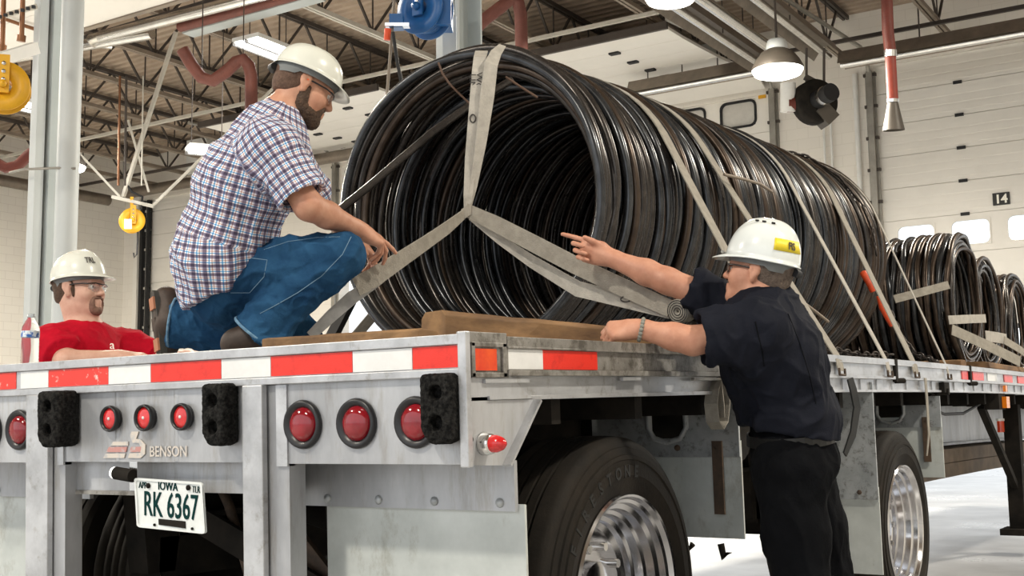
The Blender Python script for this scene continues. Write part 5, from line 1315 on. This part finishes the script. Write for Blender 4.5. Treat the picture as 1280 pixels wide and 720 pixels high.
# hair, beard, glasses, hat
A = f1.axes()
HH = [ell(f1.p(-.018, 0, .036), (.098, .0800, .085), A, .02), ell(f1.p(-.045, 0, -.02), (.060, .060, .05), A, .02)]
V_, F_ = sdf_mesh(HH, .004, cuts=[(f1.p(.015, 0, 0), f1.x * .96 + f1.z * .3), (f1.p(0, 0, -.052), -f1.z)])
np_obj('hair', V_, F_, M_hairshort, kn)
BE = [ell(f1.p(.036, 0, -.078), (.060, .060, .044), A, .02), ell(f1.p(.080, 0, -.098), (.026, .033, .026), A, .02), ell(f1.p(.012, .056, -.035), (.022, .018, .05), A, .02), ell(f1.p(.012, -.056, -.035), (.022, .018, .05), A, .02), ell(f1.p(.094, 0, -.043), (.012, .028, .007), A, .01), ell(f1.p(.084, .03, -.06), (.016, .012, .026), A, .01), ell(f1.p(.084, -.03, -.06), (.016, .012, .026), A, .01)]
V_, F_ = sdf_mesh(BE, .0036, [ell(f1.p(.108, 0, -.061), (.020, .020, .008), A, .006), ell(f1.p(.070, .055, -.022), (.040, .03, .030), A, .01), ell(f1.p(.070, -.055, -.022), (.040, .03, .030), A, .01)], cuts=[(f1.p(.0, 0, -.10), -f1.z * .8 - f1.x * .55)])
np_obj('beard', V_, F_, M_hairbrown, kn, lambda p: .0025 * noise.noise(p * 160))
glasses(f1, kn, M_lensclear, mat('dark spectacle frame', (.02, .02, .022), .35))
MB().tube([f1.p(-.012, -.080, .006), f1.p(.004, -.0805, .009)], .0036, 6).build('glasses_tip', mat('orange temple tip', (.8, .12, .03), .5), kn)
hat1, H1 = hard_hat(f1, kn, M_hat, tilt=R_(4), sc=.97, brimlen=.042, hzz=.112, dz=-.004); suspension(H1, hat1)

# ================================================================== POINTING MAN (navy shirt)
M_navy = mat('navy work shirt cotton', (.0075, .0088, .0145), .8, var=.35, vscale=8, col2=(.012, .0135, .021), bump=.15, bscale=140, spec=.12)
M_black_tr = mat('black trousers cloth', (.0035, .0038, .0048), .9, var=.4, vscale=8, col2=(.006, .0065, .008), bump=.2, bscale=120, spec=.08)
M_belt = mat('black leather belt', (.012, .012, .012), .3)
D2 = 3.98
ft = W(1015, 500, D2)
pm = thing('person', 'man in a navy work shirt and white hard hat pointing at the coil', 'person', (ft.x + .08, ft.y, 0), 'workers')
pel2, wai2, che2, up2, nek2 = W(993, 572, 4.0), W(988, 528, 4.0), W(964, 450, 4.0), W(955, 402, 4.02), W(957, 376, 4.02)
shL2, shR2 = W(948, 412, 3.83), W(925, 388, 4.20)
elL2, wrL2 = W(866, 426, 3.84), W(797, 411, 3.86)
elR2, wrR2 = W(834, 351, 4.28), W(760, 321, 4.36)
hf2 = (-CR * .90 + CF * .44).normalized(); hf2 = hf2 * math.cos(R_(9)) + Vector((0, 0, 1)) * math.sin(R_(9))
f2 = Frame(W(949, 342, 4.03), hf2, Vector((0, 0, 1)) - CR * .05, .98)
P, S_ = head_prims(f2)
P += [cone(f2.p(-.022, 0, -.045), .056, nek2, .062, .03), cone(nek2, .06, che2, .10, .04), cone(che2, .11, wai2, .11, .05), cone(wai2, .11, pel2, .11, .05), cone(nek2, .06, shL2, .05, .04), cone(nek2, .06, shR2, .05, .04)]
P += [cone(shL2, .056, elL2, .045, .02), cone(elL2, .046, elL2.lerp(wrL2, .35), .043, .02), cone(elL2.lerp(wrL2, .35), .043, wrL2, .029, .02)]
P += [cone(shR2, .056, elR2, .046, .02), cone(elR2, .047, elR2.lerp(wrR2, .35), .046, .02), cone(elR2.lerp(wrR2, .35), .046, wrR2, .029, .02)]
P += hand_prims(wrL2, (-CR + CF * .1 - CU * .08), CU * .75 - CF * .65, 1, [(.9, 1.1, .5), (1.0, 1.1, .5), (1.05, 1.15, .5), (1.1, 1.1, .5)], .98, thumb=(.8, .35, -.4))
P += hand_prims(wrR2, (W(722, 309, 4.40) - wrR2), CF * .9 + CR * .25, -1, [(-.05, .04, .03), (.95, 1.35, .8), (1.15, 1.4, .8), (1.2, 1.4, .8)], 1.08, thumb=(.8, .22, -.6), spread=.03)
hip1, hip2 = W(985, 590, 3.90), W(1002, 590, 4.12)
kn1, kn2 = W(1004, 745, 3.86), W(1034, 735, 4.10)
an1 = Vector((kn1.x + .06, kn1.y - .03, .10)); an2 = Vector((kn2.x + .07, kn2.y + .03, .10))
P += chain_([hip1, kn1, an1], [.08, .055, .04]) + chain_([hip2, kn2, an2], [.08, .055, .04])
V_, F_ = sdf_mesh(P, .0046, S_)
body2 = np_obj('body', V_, F_, M_skin2, pm); eyes(f2, body2)
sd2 = (-CR * .2 + CF).normalized(); fl2 = (sd2, .80)
PS = [cone(pel2, .135, wai2, .138, .05, fl2), cone(wai2, .138, che2, .152, .07, fl2), cone(che2, .152, up2, .128, .07, fl2), cone(up2, .120, nek2, .072, .05)]
PS += [cone(W(955, 405, 3.98), .09, shL2, .085, .06), cone(W(950, 395, 4.08), .09, shR2, .084, .06)]
m1, e1 = shL2.lerp(elL2, .45), shL2.lerp(elL2, .86); m2, e2 = shR2.lerp(elR2, .35), shR2.lerp(elR2, .68)
PS += [cone(shL2, .088, m1, .086, .04), cuff(m1, .082, e1, .094, .03), cone(shR2, .086, m2, .078, .04), cuff(m2, .074, e2, .082, .03)]
PS += [cone(W(925, 440, 3.84), .05, W(945, 452, 3.86), .05, .05)]
V_, F_ = sdf_mesh(PS, .0062, [cuff(shL2.lerp(elL2, .62), .074, shL2.lerp(elL2, 1.1), .084), cuff(shR2.lerp(elR2, .45), .066, shR2.lerp(elR2, .95), .074)], cuts=[(W(996, 541, 4.0), -CU * .97 + CR * -.14)])
wshirt = np_obj('work_shirt', V_, F_, M_navy, pm, wrinkle(.011, 7., 20., (1, 1, .8)))
# collar of the work shirt
MB().tube([nek2 + (CR * math.cos(a) * .074 + CF * math.sin(a) * .072) + CU * (.004 + .018 * math.cos(a)) for a in [2 * PI * i / 20 for i in range(20)]], .016, 8, closed=True).build('collar', M_navy, pm)
PT = [cone(wai2 - CU * .03, .128, pel2, .142, .05, fl2), cone(hip1, .112, hip1.lerp(kn1, .5), .098, .05), cone(hip1.lerp(kn1, .5), .098, kn1, .086, .05), cone(kn1, .086, an1 + Vector((0, 0, .1)), .082, .05), cuff(an1 + Vector((0, 0, .2)), .08, an1, .09, .03)]
PT += [cone(hip2, .112, hip2.lerp(kn2, .5), .100, .05), cone(hip2.lerp(kn2, .5), .100, kn2, .088, .05), cone(kn2, .086, an2 + Vector((0, 0, .1)), .082, .05), cuff(an2 + Vector((0, 0, .2)), .08, an2, .09, .03)]
V_, F_ = sdf_mesh(PT, .0065)
trs = np_obj('trousers', V_, F_, M_black_tr, pm, wrinkle(.006, 6., 31., (1.3, 1.3, .7)))
bc = wai2.lerp(pel2, .40); bpts = []
for i in range(36):
    a = 2 * PI * i / 36; bpts.append(bc + CR * .146 * math.cos(a) + CF * .172 * math.sin(a) + CU * (.016 * math.cos(a)))
MB().ribbon(bpts + [bpts[0]], .036, .006, CU).build('belt', M_belt, pm)
kn_save = kn
def boot2(root, an, d):
    h_ = Vector((an.x, an.y, 0)) - d * .06; t_ = h_ + d * .22; up = Vector((0, 0, 1))
    P = [cone(h_ + up * .05, .042, h_ + d * .13 + up * .05, .046, .03), cone(h_ + d * .13 + up * .05, .046, t_ + up * .042, .038, .03), cone(h_ + up * .06 + d * .03, .046, an + up * .03, .05, .03)]
    V_, F_ = sdf_mesh(P, .008); o = np_obj('boot', V_, F_, M_boot, root)
    MB().prism([h_ + d * (.10 + .15 * math.cos(a)) + d.cross(up) * .047 * math.sin(a) for a in [2 * PI * i / 20 for i in range(20)]], up * .024).build('sole', M_sole, o)
dleft = Vector((-1, .25, 0)).normalized(); boot2(pm, an1, dleft); boot2(pm, an2, dleft)
A = f2.axes()
HH = [ell(f2.p(-.022, 0, .030), (.098, .0815, .085), A, .02), ell(f2.p(-.05, 0, -.03), (.058, .062, .045), A, .02)]
V_, F_ = sdf_mesh(HH, .004, cuts=[(f2.p(.008, 0, 0), f2.x * .96 + f2.z * .3), (f2.p(0, 0, -.058), -f2.z)])
np_obj('hair', V_, F_, M_hairgrey, pm)
V_, F_ = sdf_mesh([ell(f2.p(.094, 0, -.044), (.012, .026, .006), A, .01)], .0036); np_obj('moustache', V_, F_, M_hairgrey, pm)
V_, F_ = sdf_mesh([ell(f2.p(.084, 0, -.096), (.021, .018, .018), A, .01)], .0036); np_obj('goatee', V_, F_, M_hairgrey, pm)
glasses(f2, pm, M_lenssmoke, mat('dark spectacle frame 2', (.03, .025, .022), .3))
hat2, H2 = hard_hat(f2, pm, M_hat2, tilt=R_(2), brimlen=.042, sc=1.0, hzz=.140, dz=-.002); suspension(H2, hat2)
# vents and tape on the shell
def on_hat(H, a, t, lift_=.002, hz=.140):
    ph = t * PI / 2; c_ = math.cos(ph) ** .82; s_ = math.sin(ph) ** .95
    return H((.128 + lift_) * c_ * math.cos(a), (.108 + lift_) * c_ * math.sin(a), (hz + lift_) * s_)
for k, a in enumerate((1.0, 1.45, 1.95)): MB().tube([on_hat(H2, a - .1, .72, .0015), on_hat(H2, a + .1, .72, .0015)], .0032, 6).build('vent_slot', M_black, hat2)
vs = []; fs = []; n = 14
for i in range(n + 1):
    a = 2.02 + 1.05 * i / n; vs += [on_hat(H2, a, .16 + .02 * i / n, .0022), on_hat(H2, a, .36 + .02 * i / n, .0022)]
for i in range(n): fs.append((2 * i, 2 * i + 2, 2 * i + 3, 2 * i + 1))
tp = MB().add(vs, fs, True).build('yellow_tape', mat('yellow tape', (.85, .66, .03), .5, var=.1, vscale=40), hat2)
so = tp.modifiers.new('solid', 'SOLIDIFY'); so.thickness = .0012
def hat_text(H, hat, s, a0, t0, size, m_):
    vs, fs = text_mesh(s, size, .0006, .0006); q = [on_hat(H, a0 + v.x / .125, t0 + v.y / .16, .0042 + v.z) for v in vs]
    tag(MB().add(q, fs).build('hand_lettering', m_, hat), kind='stuff')
hat_text(H2, hat2, 'FIS', 2.45, .21, .027, M_ink)
MB().tube([H2(.137, -.03, .004), H2(.142, -.0, .004), H2(.137, .03, .004)], .006, 6).build('brow_pad', M_track, hat2)
# bracelet and ring
dw = (wrL2 - elL2).normalized(); u = dw.orthogonal().normalized(); w_ = dw.cross(u); br = thing  # bracelet beads
bb = wrL2 - dw * .012; bro = None
for i in range(18):
    a = 2 * PI * i / 18; p = bb + (u * math.cos(a) + w_ * math.sin(a)) * .0345
    if bro is None: bro = MB().tube([bb + (u * math.cos(q) + w_ * math.sin(q)) * .033 for q in [2 * PI * j / 24 for j in range(24)]], .006, 6, closed=True).build('bracelet', mat('olive cord', (.10, .10, .085), .7), pm)
    MB().sphere(p, .0075, 8, 6).build('bracelet_bead', mat('grey cord knots', (.24, .24, .21), .7), bro)

from mathutils.bvhtree import BVHTree
def seam(o, pix, r, m_, name='stitched_seam', eps=.0):
    """a sewn line lying on the cloth surface of o"""
    off = wloc(o); me = o.data
    bv = BVHTree.FromPolygons([v.co + off for v in me.vertices], [tuple(p.vertices) for p in me.polygons])
    P_ = []
    for i in range(len(pix) - 1):
        (xa, ya), (xb, yb) = pix[i], pix[i + 1]; n = max(2, int(math.hypot(xb - xa, yb - ya) / 4))
        for k in range(n + (i == len(pix) - 2)):
            t = k / n; hit = bv.ray_cast(CAM, ray(xa + (xb - xa) * t, ya + (yb - ya) * t).normalized())
            if hit[0] is not None: P_.append(hit[0] + hit[1] * eps)
    if len(P_) > 2: MB().tube(P_, r, 5).build(name, m_, o)
M_thread = mat('pale denim thread', (.16, .26, .36), .9, spec=.1)
seam(jeans, [(310, 322), (334, 325), (330, 346), (312, 366), (288, 366)], .0016, M_thread, 'pocket_stitching')
seam(jeans, [(439, 296), (428, 318), (402, 345), (372, 366), (344, 382), (325, 392)], .0016, M_thread)
seam(jeans, [(330, 312), (360, 302), (395, 297), (425, 296)], .0014, M_thread)
seam(wshirt, [(944, 402), (948, 420), (953, 440), (955, 458)], .0022, M_black_tr)
seam(wshirt, [(985, 392), (1000, 430), (1012, 470), (1020, 505)], .0018, M_black_tr)
# ================================================================== MAN IN RED behind the trailer
M_red = mat('red tee shirt cotton', (.50, .006, .022), .8, var=.25, vscale=9, col2=(.36, .004, .016), bump=.12, bscale=140, spec=.1)
D3 = 5.18
g = W(112, 500, D3)
rm_ = thing('person', 'man in a red tee shirt and white hard hat beyond the trailer', 'person', (g.x - .03, g.y, 0), 'workers')
nek3, che3, wai3, pel3 = W(106, 415, 5.2), W(104, 468, 5.22), W(98, 545, 5.24), W(98, 590, 5.24)
shR3, shL3 = W(66, 434, 5.07), W(158, 438, 5.36)
elR3, wrR3 = W(84, 455, 4.96), W(150, 447, 5.02)
elL3, wrL3 = W(205, 452, 5.32), W(240, 446, 5.2)
for q in (elR3, wrR3, elL3, wrL3): q.z = max(q.z, deckz(q.y) + .045)
hf3 = (CR * .955 - CF * .30).normalized(); hf3 = hf3 * math.cos(R_(4)) + Vector((0, 0, 1)) * math.sin(R_(4))
f3 = Frame(W(99, 362, 5.21), hf3, Vector((0, 0, 1)), 1.03)
P, S_ = head_prims(f3)
P += [cone(f3.p(-.022, 0, -.045), .064, nek3, .070, .03), cone(nek3, .066, che3, .11, .04), cone(che3, .12, wai3, .12, .05), cone(wai3, .12, pel3, .12, .05), cone(nek3, .06, shR3, .055, .04), cone(nek3, .06, shL3, .055, .04)]
P += [cone(shR3, .06, elR3, .05, .02), cone(elR3, .050, wrR3, .030, .02), cone(shL3, .06, elL3, .048, .02), cone(elL3, .048, wrL3, .030, .02)]
P += hand_prims(wrR3, (CR + CF * .2), CU - CF * .2, -1, [(.3, .4, .2)] * 4, 1.) + hand_prims(wrL3, (CR * .6 - CF * .7), CU, -1, [(.3, .4, .2)] * 4, 1.)
h1_, h2_ = pel3 - CF * .1 - CU * .02, pel3 + CF * .1 - CU * .02
k1_, k2_ = Vector((h1_.x, h1_.y, .50)), Vector((h2_.x, h2_.y, .50)); a1_, a2_ = Vector((h1_.x - .03, h1_.y, .1)), Vector((h2_.x - .03, h2_.y, .1))
P += chain_([h1_, k1_, a1_], [.08, .055, .04]) + chain_([h2_, k2_, a2_], [.08, .055, .04])
V_, F_ = sdf_mesh(P, .0052, S_)
body3 = np_obj('body', V_, F_, M_skin3, rm_); eyes(f3, body3)
fl3 = (CF, .80)
PS = [cone(pel3, .155, wai3, .165, .05, fl3), cone(wai3, .165, che3, .165, .07, fl3), cone(che3, .160, W(106, 440, 5.2), .14, .07, fl3), cone(W(106, 432, 5.2), .12, nek3 - CU * .025, .076, .05), cone(W(104, 440, 5.17), .10, shR3, .092, .06), cone(W(112, 436, 5.26), .10, shL3, .092, .06)]
PS += [cone(shR3, .092, shR3.lerp(elR3, .4), .086, .04), cuff(shR3.lerp(elR3, .2), .084, shR3.lerp(elR3, .75), .088, .03), cone(shL3, .09, shL3.lerp(elL3, .5), .080, .04), cuff(shL3.lerp(elL3, .3), .08, shL3.lerp(elL3, .8), .082, .03)]
V_, F_ = sdf_mesh(PS, .0068, [cone(nek3 + CU * .02, .066, nek3 + CU * .10, .066, .01)])
np_obj('tee_shirt', V_, F_, M_red, rm_, wrinkle(.006, 7., 40.))
PT = [cone(wai3 - CU * .05, .14, pel3, .15, .05, fl3)] + chain_([h1_, k1_, a1_], [.11, .088, .085], .05) + chain_([h2_, k2_, a2_], [.11, .088, .085], .05)
V_, F_ = sdf_mesh(PT, .009); np_obj('jeans', V_, F_, M_denim, rm_, wrinkle(.006, 7., 50.))
boot2(rm_, a1_, Vector((1, 0, 0))); boot2(rm_, a2_, Vector((1, 0, 0)))
A = f3.axes(); s3 = f3.s
HH = [ell(f3.p(-.022, 0, .030), (.098 * s3, .0825 * s3, .085 * s3), A, .02), ell(f3.p(-.05, 0, -.03), (.058 * s3, .062 * s3, .045 * s3), A, .02), ell(f3.p(.022, -.0655, -.012), (.010 * s3, .008 * s3, .03 * s3), A, .01), ell(f3.p(.022, .0655, -.012), (.010 * s3, .008 * s3, .03 * s3), A, .01)]
V_, F_ = sdf_mesh(HH, .0045, cuts=[(f3.p(.032, 0, 0), f3.x * .96 + f3.z * .3), (f3.p(0, 0, -.055), -f3.z)])
np_obj('hair', V_, F_, M_hairbrown, rm_)
BE = [ell(f3.p(.094, 0, -.043), (.013 * s3, .029 * s3, .007 * s3), A, .012), ell(f3.p(.080, 0, -.094), (.027 * s3, .034 * s3, .024 * s3), A, .012), ell(f3.p(.083, .030, -.066), (.016 * s3, .011 * s3, .030 * s3), A, .012), ell(f3.p(.083, -.030, -.066), (.016 * s3, .011 * s3, .030 * s3), A, .012)]
V_, F_ = sdf_mesh(BE, .004, [ell(f3.p(.112, 0, -.061), (.018, .015, .0055), A, .005)]); np_obj('goatee', V_, F_, mat('dark stubble', (.25, .14, .10), .8, var=.4, vscale=110, col2=(.15, .08, .058)), rm_, lambda p: .002 * noise.noise(p * 160))
glasses(f3, rm_, M_lensclear, mat('dark spectacle frame 3', (.03, .03, .03), .3))
hat3, H3 = hard_hat(f3, rm_, M_hat, tilt=R_(6), sc=.93, brimlen=.045, hzz=.128, dz=-.004); suspension(H3, hat3)
hat_text(H3, hat3, 'TRL', -.72, .22, .030, M_ink)
q = W(137, 436, 5.05); b = MB(); add_text(b, 'a', .05, q, CR, CU, .001); b.build('shirt_print', M_signtxt, rm_)

# ================================================================== WATER BOTTLE on the deck edge
wb_ = W(37, 449, 4.55); wb_.z = deckz(wb_.y) + .002
bt = thing('water_bottle', 'clear plastic water bottle with blue label on the deck at the left edge', 'bottle', tuple(wb_))
M_pet = mat('clear bottle plastic', (.86, .90, .93), .08, trans=.9, ior=1.15, spec=.5)
M_water = mat('water', (.90, .95, .97), .02, trans=1., ior=1.33)
pr = [(0, 0), (.028, 0), (.032, .004)]
for k in range(9): pr += [(.033, .010 + k * .012), (.0315, .016 + k * .012)]
pr += [(.033, .122), (.033, .150), (.031, .162), (.022, .182), (.013, .194), (.0125, .205)]
MB().lathe(pr, wb_, (0, 0, 1), 28).build('bottle_body', M_pet, bt)
MB().lathe([(.0125, .198), (.0155, .199), (.0155, .202), (.0125, .203), (.0125, .212), (.0105, .212), (.0105, .198)], wb_, (0, 0, 1), 20).build('neck_ring', mat('bottle neck plastic', (.8, .85, .88), .2, trans=.5), bt)
MB().lathe([(.0336, .122), (.0336, .146)], wb_, (0, 0, 1), 28).build('label', mat('blue white label', (.75, .80, .85), .5, var=.9, vscale=38, col2=(.02, .12, .45), contrast=(.47, .53)), bt)
bpy.context.view_layer.update()
